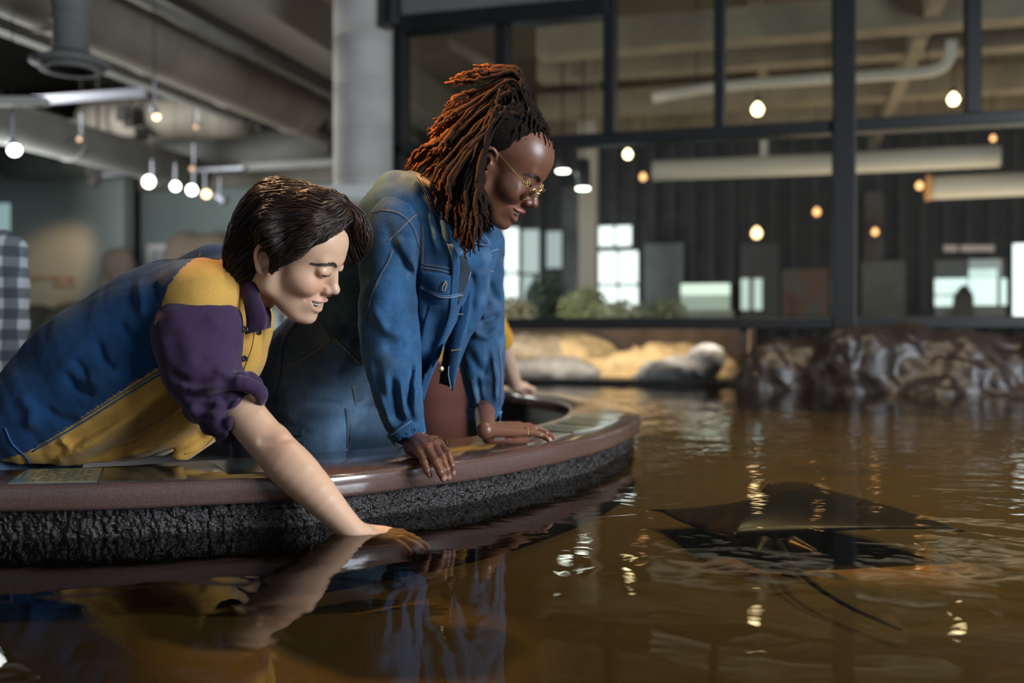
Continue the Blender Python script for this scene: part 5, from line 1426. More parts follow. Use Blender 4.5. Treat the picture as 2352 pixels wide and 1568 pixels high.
# jacket ------------------------------------------------------------
f = F()
sd = np.array([.46, .89, .0])
jx = [P(858, 697, 2.36), P(930, 625, 2.31), P(985, 560, 2.27), P(1012, 500, 2.26)]
f.sweep(jx, [.165, .190, .185, .105], [.110, .135, .125, .075], sd, .02, n=14, pw=2.3)
f.ell(P(922, 468, 2.17), (.078, .085, .070), .04)
f.ell(P(1098, 560, 2.43), (.065, .075, .070), .05)
f.chain([P(1030, 600, 2.14), P(1010, 700, 2.15), P(975, 790, 2.17), P(955, 850, 2.20)], [.05, .045, .04, .02], .06, n=8)
f.chain([P(1090, 600, 2.22), P(1075, 700, 2.24), P(1045, 800, 2.24)], [.045, .04, .02], .05, n=8)
f.chain([P(1030, 470, 2.22), P(1075, 470, 2.14), P(1110, 520, 2.06)], [.045, .055, .060], .01, 's')
# open dark gap between the two fronts
f.chain([P(1048, 575, 2.02), P(1050, 640, 2.03), P(1046, 700, 2.05)], [.010, .016, .006], .008, 's')
f.chain([P(1040, 760, 2.06), P(1020, 820, 2.08), P(1004, 900, 2.10)], [.004, .014, .02], .008, 's')
for pts_, h_, w_ in [([(985, 480), (1000, 540), (1010, 590)], .006, .010), ([(1015, 700), (1000, 760), (975, 820)], -.007, .012), ([(1040, 720), (1010, 790), (985, 850)], .006, .010),
                     ([(970, 640), (990, 720), (985, 780)], -.005, .012), ([(1075, 610), (1085, 660), (1075, 720)], -.005, .009), ([(940, 400), (980, 440), (1000, 500)], .005, .010)]:
    f.foldxz([P(a, b, 2.1) for a, b in pts_], h_*1.5, w_, 2.30)
f.fn('d', lambda p: vnoise(p, 10, 21)*.008+(1-np.abs(vnoise(p*np.array([1, 1, .7]), 14, 25))*2)*.004+vnoise(p, 30, 22)*.003+vnoise(p, 60, 23)*.001)
v, q = f.mesh(.0042); v = relax(v, q, 1, .4)
jack = me_obj('denim_jacket', v, q, M['denim'], wom, True, wash(v, DEN))
def sleeve(name, pts, rad, folds, D0, ymx, fade=1.0, seed=3):
    f = F(); f.chain(pts, rad, .02, n=18)
    for p_, h_, w_ in folds: f.foldxz([P(a, b, D0) for a, b in p_], h_*1.6, w_*.9, ymx)
    f.fn('d', lambda p: vnoise(p*np.array([1, 1, .65]), 13, seed)*.008+(1-np.abs(vnoise(p*np.array([1, 1, .6]), 17, seed+5))*2)*.0045+vnoise(p, 36, seed+1)*.0025)
    v, q = f.mesh(.0038); v = relax(v, q, 1, .4)
    return me_obj(name, v, q, M['denim'], jack, True, wash(v, np.array(DEN)*fade))
sl1 = sleeve('sleeve', [P(912, 478, 2.14), P(900, 560, 2.115), P(893, 640, 2.10), P(888, 720, 2.09), P(892, 800, 2.085), P(902, 870, 2.085), P(916, 930, 2.085), P(928, 968, 2.085), P(934, 985, 2.085)],
             [.056, .062, .065, .064, .063, .061, .055, .045, .040],
             [([(905, 540), (940, 580), (955, 640)], .007, .014), ([(925, 600), (945, 650), (950, 700)], -.010, .013), ([(850, 700), (890, 760), (940, 775)], .006, .012),
              ([(950, 740), (920, 790), (880, 800)], -.006, .010), ([(945, 830), (938, 880), (935, 950)], -.008, .007), ([(900, 860), (905, 910), (918, 975)], -.008, .008), ([(870, 900), (885, 940), (900, 985)], .006, .008),
              ([(955, 890), (952, 930), (955, 970)], .006, .007), ([(860, 820), (870, 870), (880, 930)], -.004, .012), ([(920, 870), (925, 920), (935, 970)], .006, .006), ([(880, 500), (900, 560), (930, 620)], -.005, .010)], 2.03, 2.10)
sl2 = sleeve('sleeve', [P(1105, 560, 2.455), P(1115, 620, 2.43), P(1110, 690, 2.425), P(1106, 760, 2.42), P(1106, 830, 2.42), P(1110, 890, 2.42), P(1113, 935, 2.42)],
             [.058, .048, .052, .056, .057, .050, .0425],
             [([(1085, 720), (1110, 740), (1150, 720)], -.010, .010), ([(1080, 760), (1120, 775), (1155, 745)], .007, .010), ([(1120, 640), (1135, 680), (1150, 690)], -.006, .010), ([(1130, 800), (1140, 870), (1140, 930)], .006, .006), ([(1095, 860), (1100, 900), (1108, 940)], -.006, .006), ([(1075, 800), (1100, 850), (1120, 860)], -.006, .012)], 2.36, 2.44, .85, 13)
def cuff(a, b, ra, rb, tiltv, par):
    f = F(); a = np.asarray(a); b = np.asarray(b); f.cap(a, b, ra, rb, .0)
    ax = (b-a)/np.linalg.norm(b-a); n = ax+np.asarray(tiltv)
    n /= np.linalg.norm(n); f.fn('i', lambda p: (p-b)@n); f.fn('i', lambda p: -((p-a)@n))
    f.cap(a-ax*.03, b+ax*.06, ra-.004, rb-.0035, .002, 's')
    f.fn('d', lambda p: vnoise(p, 60, 4)*.0012)
    v, q = f.mesh(.0022); return me_obj('cuff', v, q, M['denim'], par, True, wash(v, np.array(DEN)*1.25, .5)), a, b, ax, n
for (a, b, ra, rb, tl, par) in [(P(926, 972, 2.085), P(948, 1016, 2.085), .0435, .0330, (.25, 0, -.1), sl1), (P(1112, 938, 2.42), P(1112, 966, 2.42), .0440, .0395, (-.12, 0, 0), sl2)]:
    o, a, b, ax, n = cuff(a, b, ra, rb, tl, par)
    for t, rr in ((.12, ra), (.90, rb)):
        c = a*(1-t)+b*t; e1 = np.cross(n, [0, 1., 0]); e1 /= np.linalg.norm(e1); e2 = np.cross(n, e1)
        r0 = (ra+(rb-ra)*t)+.0008
        MB().tube([c+(e1*math.cos(u)+e2*math.sin(u))*r0*1.0 for u in np.linspace(0, 2*math.pi, 40)], .0010, 5).build('stitching', M['stitch2'], o, smooth=True)
bj = bvh_obj(jack); bs1 = bvh_obj(sl1); bs2 = bvh_obj(sl2)
bal = bvh_obj(jack, sl1, sl2)
S_ = M['stitch2']
def dseam(par, bv, pts, n=30):
    q = on_surf(bv, pts, n, .0006)
    if len(q) < 3: return
    MB().tube(q, .0013, 6).build('seam', M['seamden'], par, smooth=True)
    MB().tube([p+np.array([.0035, -.0004, .001]) for p in q], .00055, 4).build('stitching', M['stitch'], par, smooth=True)
M['seamden'] = mat('seam_denim', (.022, .055, .115), .85)
dseam(sl1, bs1, [(853, 490), (880, 484), (915, 492), (945, 520), (962, 570)])
dseam(sl1, bs1, [(898, 575), (890, 600), (868, 640), (848, 700), (838, 760)])
dseam(sl1, bs1, [(888, 555), (915, 530), (945, 500), (962, 488)])
dseam(jack, bj, [(955, 405), (975, 440), (990, 480), (1000, 500)])
dseam(jack, bj, [(967, 520), (968, 580), (966, 640), (960, 700), (952, 770)])
dseam(jack, bj, [(968, 608), (1000, 612), (1030, 618), (1046, 626)])
dseam(jack, bj, [(968, 616), (1000, 620), (1030, 627), (1046, 634)])
dseam(jack, bj, [(955, 730), (985, 765), (1010, 760), (1025, 735), (1038, 690)])
dseam(jack, bj, [(958, 790), (990, 770), (1015, 745)])
dseam(sl2, bs2, [(1145, 800), (1150, 870), (1147, 930)]); dseam(sl2, bs2, [(1083, 872), (1088, 900), (1096, 930)])
def jr(name, top, bot, bv, off=.0035, th=.0030, n=14, k=8, puff=0., fade=1.0, parent=None, hem=True):
    o = ruled(name, top, bot, M['denim'], parent or jack, bv, n, k, th, off, np.array(DEN)*fade, puff)
    return o
# near chest pocket: body of the pocket and pointed flap with button hole
jr('pocket', [(965, 650), (1000, 652), (1052, 655)], [(952, 722), (990, 752), (1036, 720)], bj, .003, .002, fade=1.1)
fl = jr('pocket_flap', [(966, 622), (1000, 626), (1047, 634)], [(964, 660), (1014, 683), (1062, 678)], bj, .0065, .0030, fade=1.05)
def edge(par, pts, D_off, bv, r=.0009, m=None):
    pl = crom([list(p) for p in pts], 24); q = []
    last = None
    for p in pl:
        loc, nor = hit(bv, p[0], p[1])
        y = loc.y if loc is not None and (last is None or abs(loc.y-last) < .06) else (last if last is not None else 2.1)
        last = y; q.append(P(p[0], p[1], y-D_off))
    MB().tube(q, r, 5).build('stitching', m or M['stitch2'], par, smooth=True)
edge(fl, [(966, 656), (1014, 679), (1060, 674)], .0085, bj); edge(fl, [(964, 660), (1014, 683), (1062, 678)], .0075, bj, .0016)
bh = P(1020, 657, hit(bj, 1016, 657)[0].y-.0095)
MB().tube([bh+np.array([.004, 0, .011]), bh+np.array([.0055, -.002, .002]), bh+np.array([.002, -.001, -.010]), bh+np.array([-.004, -.001, -.009]), bh+np.array([-.003, -.002, .0]), bh+np.array([.004, 0, .011])], .0014, 6).build('buttonhole', M['stitch'], fl, smooth=True)
# front edges of the open jacket
e1_ = jr('front_placket', [(1040, 560, ), (1056, 600), (1052, 660), (1047, 730), (1018, 800), (985, 880), (972, 925)], [(1026, 560), (1038, 600), (1036, 660), (1030, 725), (1002, 795), (972, 870), (966, 905)], bj, .0075, .004, 26, 5, fade=1.1)
jr('front_panel', [(1040, 700), (1015, 790), (985, 870), (968, 930)], [(985, 700), (965, 780), (958, 850), (958, 925)], None if False else bj, .0045, .004, 20, 10, fade=.95)
fp_ = ruled('front_panel', [(1072, 560, 2.200), (1064, 640, 2.190), (1060, 720, 2.190), (1050, 800, 2.190), (1044, 870, 2.19), (1040, 896, 2.19)], [(1160, 545, 2.33), (1135, 620, 2.30), (1112, 690, 2.285), (1082, 770, 2.25), (1058, 830, 2.22), (1040, 900, 2.195)], M['denim'], jack, None, 22, 10, .004, 0, np.array(DEN)*1.05, .012)
ruled('front_placket', [(1056, 640, 2.205), (1050, 720, 2.200), (1036, 790, 2.19), (1030, 850, 2.185), (1036, 893, 2.185)], [(1084, 640, 2.195), (1080, 720, 2.190), (1062, 790, 2.18), (1050, 850, 2.180), (1040, 899, 2.180)], M['denim'], jack, None, 22, 5, .004, .002, np.array(DEN)*1.15, .003)
edge2 = lambda pts, m=None, r=.001: MB().tube(crom([list(P(*p)) for p in pts], 24), r, 5).build('stitching', m or M['stitch2'], fp_, smooth=True)
edge2([(1062, 565, 2.180), (1077, 600, 2.178), (1080, 625, 2.178), (1075, 645, 2.180)], None, .0018)
edge2([(1031, 840, 2.178), (1030, 860, 2.178), (1036, 893, 2.178)], None, .0014)
edge2([(1036, 805, 2.172), (1058, 802, 2.170)], M['stitch'], .0018); edge2([(1052, 722, 2.18), (1064, 721, 2.18)], M['stitch'], .0016)
ruled('gap_shade_patch', [(1040, 570, 2.235), (1046, 640, 2.24), (1040, 720, 2.24), (1020, 800, 2.24), (1008, 880, 2.24)], [(1085, 570, 2.25), (1080, 640, 2.25), (1070, 720, 2.24), (1050, 800, 2.23), (1040, 890, 2.22)], M.setdefault('gap_shade', mat('gap_shade_denim', (.012, .020, .035), .9)), jack, None, 18, 6, .004, 0)  # dark sheet painting in the shade of the open jacket front
# far chest pocket flap with a small red and white tab, yoke seam, collar
bfp = bvh_obj(fp_)
flf = ruled('pocket_flap', [(1085, 592, 2.215), (1110, 588, 2.235), (1140, 580, 2.270)], [(1102, 622, 2.215), (1118, 621, 2.230), (1135, 622, 2.260)], M['denim'], jack, None, 12, 7, .003, .014, np.array(DEN)*.95, .003)
MB().tube(crom([list(P(*p)) for p in [(1087, 594, 2.199), (1102, 622, 2.199), (1118, 620, 2.212), (1134, 624, 2.244)]], 20), .0012, 5).build('stitching', S_, flf, smooth=True)
MB().tube(crom([list(P(*p)) for p in [(1078, 590, 2.20), (1110, 583, 2.215), (1144, 572, 2.25)]], 20), .0012, 5).build('seam', S_, fp_, smooth=True)
tb = ruled('label_tab', [(1095, 583.5, 2.205), (1117, 577.5, 2.215)], [(1097, 591, 2.205), (1119, 585, 2.215)], mat('white_tab', (.72, .66, .62), .7), jack, None, 6, 4, .001, .004)
mb = MB()
for i in range(7):
    t = .12+i*.115; x = 1096+22*t; y = 587.2-6*t; D = 2.1995+.010*t
    mb.add([P(x-.9, y-1.8, D), P(x+.9, y-2.2, D), P(x+.9, y+1.6, D), P(x-.9, y+2.0, D)], [(0, 1, 2, 3)])
mb.build('tab_print', mat('red_print', (.55, .10, .08), .7), tb)
ruled('gap_shade_patch', [(1041, 592), (1046, 620), (1045, 650), (1047, 690)], [(1062, 586), (1078, 606), (1077, 638), (1052, 700)], M['gap_shade'], jack, bvh_obj(jack, fp_), 14, 6, .003, .006)  # dark patch on the jacket, standing in for the shaded open gap
cl1 = ruled('collar', [(985, 415, 2.17), (1010, 455, 2.13), (1030, 500, 2.11), (1052, 540, 2.105), (1068, 560, 2.11)], [(1000, 440, 2.14), (1005, 490, 2.11), (1012, 545, 2.10), (1022, 580, 2.095), (1048, 590, 2.10)], M['denim'], jack, None, 18, 8, .004, 0, np.array(DEN)*1.0, .010)
cl2 = ruled('collar', [(1075, 505, 2.19), (1100, 515, 2.20), (1125, 525, 2.23), (1150, 530, 2.28)], [(1070, 545, 2.175), (1090, 558, 2.175), (1124, 562, 2.18), (1145, 548, 2.25)], M['denim'], jack, None, 14, 7, .004, 0, np.array(DEN)*1.1, .006)
for par, pts in ((cl1, [(1012, 550, 2.094), (1022, 580, 2.089), (1048, 590, 2.094), (1062, 575, 2.10)]), (cl2, [(1070, 545, 2.169), (1090, 558, 2.169), (1124, 562, 2.174), (1112, 540, 2.17)])):
    MB().tube(crom([list(P(*p)) for p in pts], 20), .0014, 5).build('stitching', S_, par, smooth=True)
loc = Vector(tuple(P(1004, 848, 2.12)))
MB().lathe(P(1012, 847, 2.10), [(0, .003), (.006, .0028), (.0075, .001), (.0075, 0)], 16, axis=(.3, -1, 0)).build('button', mat('brass_button', (.35, .28, .15), .3, metal=1), jack, smooth=True)

# trousers ----------------------------------------------------------
f = F()
f.sweep([P(812, 752, 2.41), P(768, 805, 2.46), P(738, 860, 2.50), P(745, 905, 2.52)], [.150, .165, .175, .165], [.105, .125, .135, .12], sd, .02, n=8, pw=2.2)
legs = [[P(716, 880, 2.41), P(710, 960, 2.39), P(712, 1040, 2.375)], [P(838, 900, 2.63), P(846, 980, 2.61), P(852, 1040, 2.60)]]
for s, lg in enumerate(legs):
    a = lg[-1]; f.chain(lg+[np.array([a[0]+.01, a[1], .40]), np.array([a[0]-.02, a[1]+.02, .09])], [.105, .098, .092, .085, .085], .035, n=14)
for pts_, h_, w_ in [([(650, 800), (640, 900), (630, 960)], -.004, .012), ([(780, 935), (760, 930), (700, 925)], -.007, .008), ([(650, 770), (680, 810), (700, 820)], .006, .010), ([(690, 915), (730, 905), (780, 915)], .005, .012), ([(740, 840), (770, 890), (790, 930)], .004, .02), ([(700, 950), (740, 945), (775, 950)], .004, .008), ([(640, 960), (680, 985), (720, 990)], -.005, .008), ([(800, 945), (840, 955), (870, 960)], -.004, .008)]:
    f.foldxz([P(a, b, 2.3) for a, b in pts_], h_, w_, 2.6)
f.fn('d', lambda p: vnoise(p, 13, 31)*.005+vnoise(p, 34, 32)*.002)
v, q = f.mesh(.005); v = relax(v, q, 1, .4)
jn = me_obj('jeans', v, q, M['denim'], wom, True, wash(v, DEN2, .45))
bjn = bvh_obj(jn)
# waistband, belt loop, slanted pocket edge, side seam, fly, small pockets
wb = ruled('waistband', [(722, 726), (745, 752), (790, 795), (832, 838)], [(748, 705), (775, 735), (812, 775), (840, 812)], M['denim'], jn, bjn, 18, 5, .004, .004, np.array(DEN2)*.8)
def jseam(pts, m=None, r=.0011, off=.0015, name='stitching', par=None):
    q_ = on_surf(bjn, pts, 36, off)
    if len(q_) > 2: MB().tube(q_, r, 5).build(name, m or M['stitch'], par or jn, smooth=True)
jseam([(752, 765), (756, 780), (745, 792), (700, 822), (660, 845), (642, 860)], None, .0013)
jseam([(722, 727), (745, 753), (790, 797), (830, 836)], None, .0012, .0065)
jseam([(690, 735), (662, 770), (650, 810), (646, 860), (636, 900), (630, 930)], M['seamden'], .0022)
jseam([(684, 735), (656, 770), (644, 810), (640, 860)], None, .0009)
jseam([(792, 938), (796, 980), (796, 1030)], M['seamden'], .0030); jseam([(800, 938), (804, 980), (804, 1030)], None, .0009)
jseam([(808, 888), (812, 900), (816, 930)], None, .0012)
ruled('pocket_corner', [(808, 886), (835, 882)], [(815, 925), (838, 918)], M['denim'], jn, bjn, 8, 6, .003, .003, np.array(DEN2)*.7)
ruled('tool_loop', [(655, 978), (700, 984)], [(660, 1000), (696, 1002)], M['denim'], jn, bjn, 8, 5, .003, .005, np.array(DEN2)*.75)
ruled('tool_pocket', [(668, 1008), (700, 1012)], [(690, 1050), (702, 1050)], M['denim'], jn, bjn, 8, 5, .003, .004, np.array(DEN2)*.7)
ruled('belt_loop', [(738, 742), (750, 728)], [(750, 758), (764, 742)], M['denim'], jn, bjn, 6, 5, .003, .010, np.array(DEN2)*.9)
for lg in legs:
    a = lg[-1]; a = np.array([a[0]-.02, a[1]+.02, 0]); k = F(); d = np.array([.88, -.45, 0])
    k.chain([a+np.array([0, 0, .05]), a+d*.09+np.array([0, 0, .045]), a+d*.16+np.array([0, 0, .035])], [.043, .043, .033], .01, n=5)
    k.fn('i', lambda p: -p[:, 2]+.002); v, q = k.mesh(.006); me_obj('shoe', v, q, mat('shoe_white', (.5, .5, .48), .6), wom, True)

# hair --------------------------------------------------------------
LK = mat('hair_locks', (.02, .01, .01), .75, attr=True, bump=.9, bscale=420, var=.45, vscale=260, spec=.12)
K0, K1 = np.array((.011, .0065, .005)), np.array((.15, .055, .018))
f = F()
f.ell((-.014, 0, .056), (.1015, .0785, .088), 0); f.ell((-.045, 0, .12), (.045, .045, .035), .03); f.ell((-.06, 0, .0), (.055, .066, .06), .02)
f.ell((.0395, 0, .059), (.0615, .0660, .0615), .01)
f.fn('i', lambda p: (np.interp(p[:, 0], [-.09, -.05, -.012, .0, .0225, .050, .070, .1], [-.09, -.05, .0, .033, .054, .079, .090, .098])-p[:, 2])*.6, k=.004)
f.ell((-.012, -.094, -.002), (.020, .026, .036), .004, 's'); f.ell((-.012, .094, -.002), (.020, .026, .036), .004, 's')
f.fn('d', lambda p: vnoise(p, 140, 5)*.0006)
v, q = f.mesh(.003); v = relax(v, q, 2, .5)
hair2 = me_obj('hair', W2(v), q, LK, wom, True, np.tile(K0, (len(v), 1)))
bhl = bvh_of(v, q)
rg = np.random.default_rng(11)
def lock(pts, r0, n=26, c0=0., c1=1., seed=0, copper=1.0):
    pp = crom([list(p) for p in pts], n); wob = rg.normal(size=(n, 3))*.0016; wob[0] = 0
    pp = [p+w for p, w in zip(pp, wob)]
    rr = [r0*(1.0+.16*math.sin(i*2.1+seed)+.14*rg.normal()) * (1 if i < n-4 else 1-.2*(i-n+5)) * (min(1, (i+1.5)/8) if c1 == 0 else 1) for i in range(n)]
    mb = MB().tube(pp, [max(.0011, r) for r in rr], 7)
    col = []
    for i in range(n):
        t = i/(n-1); t = c0+(c1-c0)*t; w = np.clip((t-.15)/.6, 0, 1)*copper; col += [K0*(1-w)+K1*w]*7
    return mb.v, mb.f, col
LV, LF, LC = [], [], []
locks = []
# flat locks on the scalp, drawn up to the gathering point
Gl = np.array([-.045, 0, .140])
for s in (-1, 1):
    for i, hp in enumerate([(.094, .000, .105), (.092, .014, .104), (.088, .028, .102), (.078, .042, .098), (.064, .053, .092), (.050, .060, .086), (.036, .064, .074), (.022, .069, .061), (.010, .073, .048), (.0, .075, .039), (-.030, .074, .020), (-.045, .070, .000), (-.065, .062, -.015), (-.080, .048, -.020)]):
        p = np.array([hp[0], s*hp[1], hp[2]]); pts = []
        for t in np.linspace(.06, 1, 9):
            w = p*(1-t)+Gl*t; w = w+np.array([0, 0, .02])*(1-t)*min(1, t*6); loc, nor, _, _ = bhl.find_nearest(Vector(tuple(w+np.array([0, 0, .02*math.sin(math.pi*t)]))))
            pts.append(W2(np.array(loc)+np.array(nor)*(.001+.002*min(1, t*3))))
        locks.append((pts, .0042 if i < 9 else .0048, 0, 0, .1, 0))
# the falling mass
tips = [(1098, 158, 2.16), (1033, 188, 2.16), (1022, 255, 2.15), (1000, 285, 2.15), (985, 312, 2.15), (998, 345, 2.14), (1012, 365, 2.14), (960, 372, 2.20), (925, 390, 2.21), (942, 392, 2.20), (985, 420, 2.18), (1000, 440, 2.15), (1008, 475, 2.14), (1025, 500, 2.12), (1040, 530, 2.10), (1056, 556, 2.09), (1075, 570, 2.08), (1082, 590, 2.075), (1092, 556, 2.08), (1106, 530, 2.09), (1120, 505, 2.10), (1128, 495, 2.12), (1118, 525, 2.2), (1132, 530, 2.22)]
NT = len(tips)
for i in range(190):
    s = (i/190.)**.9*(NT-1.001); k = int(s); u = s-k
    tpp = np.array(tips[k])*(1-u)+np.array(tips[k+1])*u; side_ = rg.uniform(-1, 1)
    if i < 3: tpp = np.array(tips[i % 2]); 
    tpp = tpp+np.array([rg.normal()*7, rg.normal()*8, side_*.055])
    if k < 2: tpp = np.array(tips[k if u < .5 else k+1])+np.array([rg.normal()*10, rg.normal()*6, side_*.02])
    fall = s/(NT-1)
    g0 = np.array([1205-60*fall+rg.normal()*14, 248+rg.normal()*16, 2.17-.055*fall+side_*.05])
    if fall < .12: c1 = np.array([1190, 170+rg.normal()*6, 2.16+side_*.03]); c2 = np.array([(1190+tpp[0])/2-5, 160+(tpp[1]-158)*.5+rg.normal()*5, 2.16+side_*.03])
    elif fall < .5:
        q_ = (fall-.12)/.38; c1 = np.array([1180-30*q_, 190+22*q_+rg.normal()*10, 2.15+side_*.05]); c2 = np.array([tpp[0]*.55+1130*.45-5*q_, tpp[1]*.62+195*.38+rg.normal()*6, 2.15+side_*.055])
    else:
        q_ = (fall-.5)/.5; c1 = np.array([1140-20*q_+rg.normal()*8, 265+30*q_, 2.11+side_*.04]); c2 = np.array([min(tpp[0]+10-15*q_, 1095)+rg.normal()*6, tpp[1]*.5+300*.5, 2.085+side_*.035])
    c3 = (c2+tpp)/2+np.array([rg.normal()*5, rg.normal()*5+ (6 if fall > .4 else -3), 0])
    pts = [P(*g0), P(*c1), P(*c2), P(*c3), P(*tpp)]
    locks.append((pts, rg.uniform(.0036, .0054), 0, 1, (1.0 if fall < .45 else .45 if fall < .6 else .12)*(.35 if side_ < -.4 else 1), i))  # copper tips, stronger on the left locks to paint in the warm light
for n_, (pts, r0, c0, c1, cop, sd_) in enumerate(locks):
    a, b, c = lock(pts, r0, 26, c0, c1, sd_, cop)
    if n_ < 100 or True:
        LV.append(a); LF.append(b); LC.append(c)
order = sorted(range(len(LV)), key=lambda i: -len(LV[i]))
hi = [i for i in range(len(LV)) if i >= 28][:98]
for i in hi: me_obj('hair_lock', LV[i], LF[i], LK, hair2, True, np.array(LC[i]))
rest = MB(); rc = []
for i in range(len(LV)):
    if i not in hi: rest.add(LV[i], LF[i]); rc += LC[i]
o = me_obj('hair_locks', rest.v, rest.f, LK, hair2, True, np.array(rc)); o['kind'] = 'stuff'
# brow, lashes, glasses
bm2 = mat('black_brow', (.008, .005, .005), .6)
for s in (-1, 1):
    strip_hairs('eyebrow', W2, head_b2, [(.094+.003, s*.012, .0345), (.090+.003, s*.026, .0400), (.080+.003, s*.040, .0390), (.072, s*.050, .032)], 200, .007, (1, .2, 0, True), bm2, wom, .00042, 5+s, -1, .0004, .0026)
    MB().tube([np.array(head_b2.find_nearest(Vector(tuple(W2(q))))[0]) for q in crom([(.0905+.003, s*.016, .0180), (.0920+.003, s*.030, .0148), (.0825+.003, s*.044, .0180)], 10)], [.0006]+[.0015]*8+[.0006], 6).build('eyelash', bm2, wom, smooth=True)
gold = mat('gold_metal', (.85, .62, .25), .18, metal=1.0)
gls = empty('eyeglasses', W2((.09, 0, 0))); tag(gls, 'round gold wire eyeglasses with ornate hinges low on the nose of the denim jacket person', 'glasses')
lu = np.array([.30, 0, .954]); lf_ = np.array([.954, 0, -.30])
for s in (-1, 1):
    c = np.array([.1045, s*.0315, .003]); sy = np.array([0, 1., 0])
    rim = [W2(c+sy*math.cos(t)*.0235+lu*math.sin(t)*.0215-lf_*.002*math.cos(t)*math.cos(t)) for t in np.linspace(0, 2*math.pi, 40)]
    MB().tube(rim, .0012, 8).build('rim', gold, gls, smooth=True)
    n = 24; vv = [W2(c)]+[W2(c+sy*math.cos(t)*.0232+lu*math.sin(t)*.0212) for t in np.linspace(0, 2*math.pi, n, endpoint=False)]
    me_obj('lens', vv, [(0, 1+i, 1+(i+1) % n) for i in range(n)], M['lens'] if 'lens' in M else M.setdefault('lens', glass('spectacle_lens', (.97, .93, .80), 1.3)[0]), gls, False)
    hg = c+sy*s*.0235+lu*.004
    arm = [W2(hg), W2(hg+np.array([-.012, s*.010, .010])), W2(np.array([.060, s*.0735, .022])), W2(np.array([.020, s*.0765, .030])), W2(np.array([-.008, s*.0775, .034])), W2(np.array([-.026, s*.0775, .018]))]
    MB().tube(crom([list(a) for a in arm], 24), .0010, 6).build('temple_arm', gold, gls, smooth=True)
    oc_ = hg+np.array([-.016, s*.0135, .0125]); mb = MB()
    for t in np.linspace(0, 2*math.pi, 7)[:-1]:
        mb.tube([W2(oc_+np.array([math.cos(t), 0, math.sin(t)])*.0048+np.array([math.cos(u), 0, math.sin(u)])*.0030) for u in np.linspace(0, 2*math.pi, 10)], .0009, 5)
    mb.tube([W2(oc_+np.array([math.cos(u), 0, math.sin(u)])*.0022) for u in np.linspace(0, 2*math.pi, 10)], .0012, 5)
    mb.build('hinge_ornament', gold, gls, smooth=True)
MB().tube(crom([list(W2((.1065, -.009, .009))), list(W2((.1150, 0, .013))), list(W2((.1065, .009, .009)))], 10), .0012, 6).build('bridge', gold, gls, smooth=True)
reloc(gls, gls.location)
# ring on the far hand
rc_ = (fk[0]*.4+fp[0]*.6); d = fp[0]-fk[0]; d /= np.linalg.norm(d); a1 = np.cross(d, [0, 0, 1.]); a1 /= np.linalg.norm(a1); a2 = np.cross(d, a1)
o = MB().tube([rc_+(a1*math.cos(t)+a2*math.sin(t))*.0100 for t in np.linspace(0, 2*math.pi, 30)], .0012, 6).build('finger_ring', gold, smooth=True)
tag(o, 'thin gold ring on the far hand that lies flat on the counter', 'ring')
reloc(wom, (-.45, 2.45, 0))
# ================================================================== other visitors
M['plaid'] = mat('plaid_flannel', (.45, .46, .48), .9)
def _plaid(m):
    nt = m.node_tree; N = nt.nodes; L = nt.links; b = N['Principled BSDF']; tc = N.new('ShaderNodeTexCoord')
    fs = []
    for ax, sc in (('X', 4.5), ('Z', 4.5)):
        w = N.new('ShaderNodeTexWave'); w.bands_direction = ax; w.inputs['Scale'].default_value = sc; L.new(tc.outputs['Object'], w.inputs[0])
        r = N.new('ShaderNodeMapRange'); r.inputs[1].default_value = .45; r.inputs[2].default_value = .60; r.inputs[3].default_value = .28; r.inputs[4].default_value = 1; L.new(w.outputs['Fac'], r.inputs[0]); fs.append(r)
    mu = N.new('ShaderNodeMath'); mu.operation = 'MULTIPLY'; L.new(fs[0].outputs[0], mu.inputs[0]); L.new(fs[1].outputs[0], mu.inputs[1])
    c = N.new('ShaderNodeMix'); c.data_type = 'RGBA'; L.new(mu.outputs[0], c.inputs[0]); c.inputs[6].default_value = (.02, .03, .045, 1); c.inputs[7].default_value = (.42, .44, .46, 1)
    L.new(c.outputs[2], b.inputs['Base Color'])
_plaid(M['plaid'])
def V3(*a): return np.array(a, float)
ms = dict(skin=M['skin1'], hair=M['hair1'], shoe=mat('dark_shoe', (.05, .05, .05), .6))
cols = dict(skin=(.50, .30, .19), lip=(.4, .16, .13))
D = 3.4; bx = P(-70, 770, D)[0]
J = dict(hip=V3(bx, D, .90), chest=V3(bx, D, 1.16), neck=V3(bx, D-.0, 1.36), sho=[V3(bx-.18, D+.02, 1.28), V3(bx+.125, D-.02, 1.26)], elb=[V3(bx-.22, D, 1.02), V3(bx+.145, D-.02, 1.02)], wri=[V3(bx-.2, D-.12, .84), V3(bx+.12, D-.06, .84)],
         hand=[V3(bx-.18, D-.22, .74), V3(bx+.1, D-.1, .70)], hips=[V3(bx-.09, D, .78), V3(bx+.08, D, .78)], knee=[V3(bx-.1, D, .45), V3(bx+.115, D, .45)], foot=[V3(bx-.1, D, 0), V3(bx+.125, D, 0)], sleeve=.95, face=V3(.3, -.9, 0))
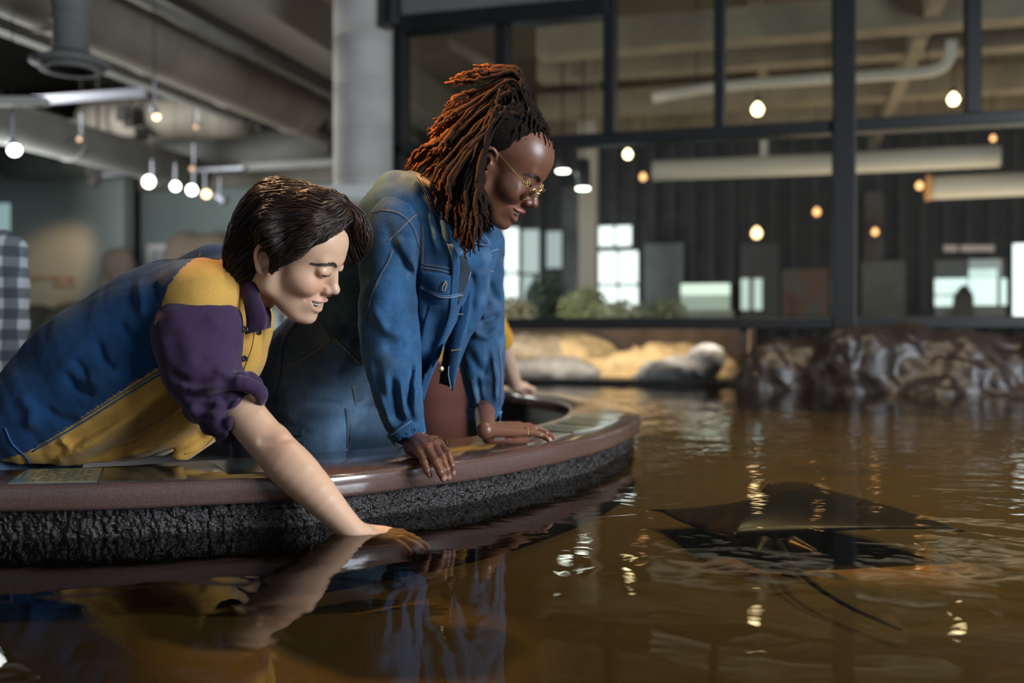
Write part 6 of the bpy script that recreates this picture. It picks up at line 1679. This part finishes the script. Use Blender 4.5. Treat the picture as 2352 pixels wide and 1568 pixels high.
far_person('person', 'person in black and white plaid shirt and light jeans at the left edge', J, cols, dict(ms, shirt=M['plaid'], trousers=mat('light_jeans', (.22, .34, .46), .9, var=.2, vscale=8)), head=(70, 10, 0, (bx-.05, D, 1.50), .95))
# bent visitor in white behind the denim jacket person
D = 3.2; a = P(622, 800, D)
J = dict(hip=a+V3(0, 0, 0), chest=P(745, 735, D), neck=P(850, 700, D), sho=[P(800, 720, D-.14), P(815, 715, D+.18)], elb=[P(830, 850, D-.16), P(850, 850, D+.2)], wri=[P(860, 900, D-.15), P(880, 900, D+.2)], hand=[P(885, 925, D-.15), P(900, 920, D+.2)],
         hips=[a+V3(0, -.08, -.12), a+V3(0, .08, -.12)], knee=[V3(a[0], D-.1, .45), V3(a[0], D+.1, .45)], foot=[V3(a[0]-.03, D-.1, 0), V3(a[0]-.03, D+.1, 0)], sleeve=.45)
far_person('person', 'person in white top and dark trousers mostly hidden between the two front people', J, cols, dict(ms, shirt=mat('white_cotton', (.62, .68, .66), .9), trousers=mat('charcoal_trousers', (.03, .035, .045), .9)), head=(5, 40, 0, tuple(P(890, 720, D)), .9))
# visitor in mustard top and rust trousers at the far arm of the counter
D = 4.10; a = P(1005, 850, D)
J = dict(hip=a, chest=P(1060, 735, D), neck=P(1100, 640, D), sho=[P(1090, 690, D-.16), P(1110, 680, D+.18)], elb=[P(1150, 790, D+.15), P(1130, 780, D+.45)], wri=[P(1186, 885, 4.42), P(1120, 885, 4.6)], hand=[P(1215, 897, 4.50), P(1150, 896, 4.75)],
         hips=[a+V3(0, -.11, -.10), a+V3(0, .12, -.10)], knee=[V3(a[0]+.02, D-.12, .42), V3(a[0]+.02, D+.12, .42)], foot=[V3(a[0]-.03, D-.12, 0), V3(a[0]-.03, D+.12, 0)], sleeve=.50)
far_person('person', 'person in mustard top and rust trousers behind the denim jacket, hand on far counter', J, dict(cols, skin=(.58, .40, .30)), dict(ms, shirt=mat('mustard_cotton', (.55, .28, .03), .9), trousers=mat('rust_trousers', (.10, .030, .022), .9)), head=(5, 35, 0, tuple(P(1085, 600, D)), .8))
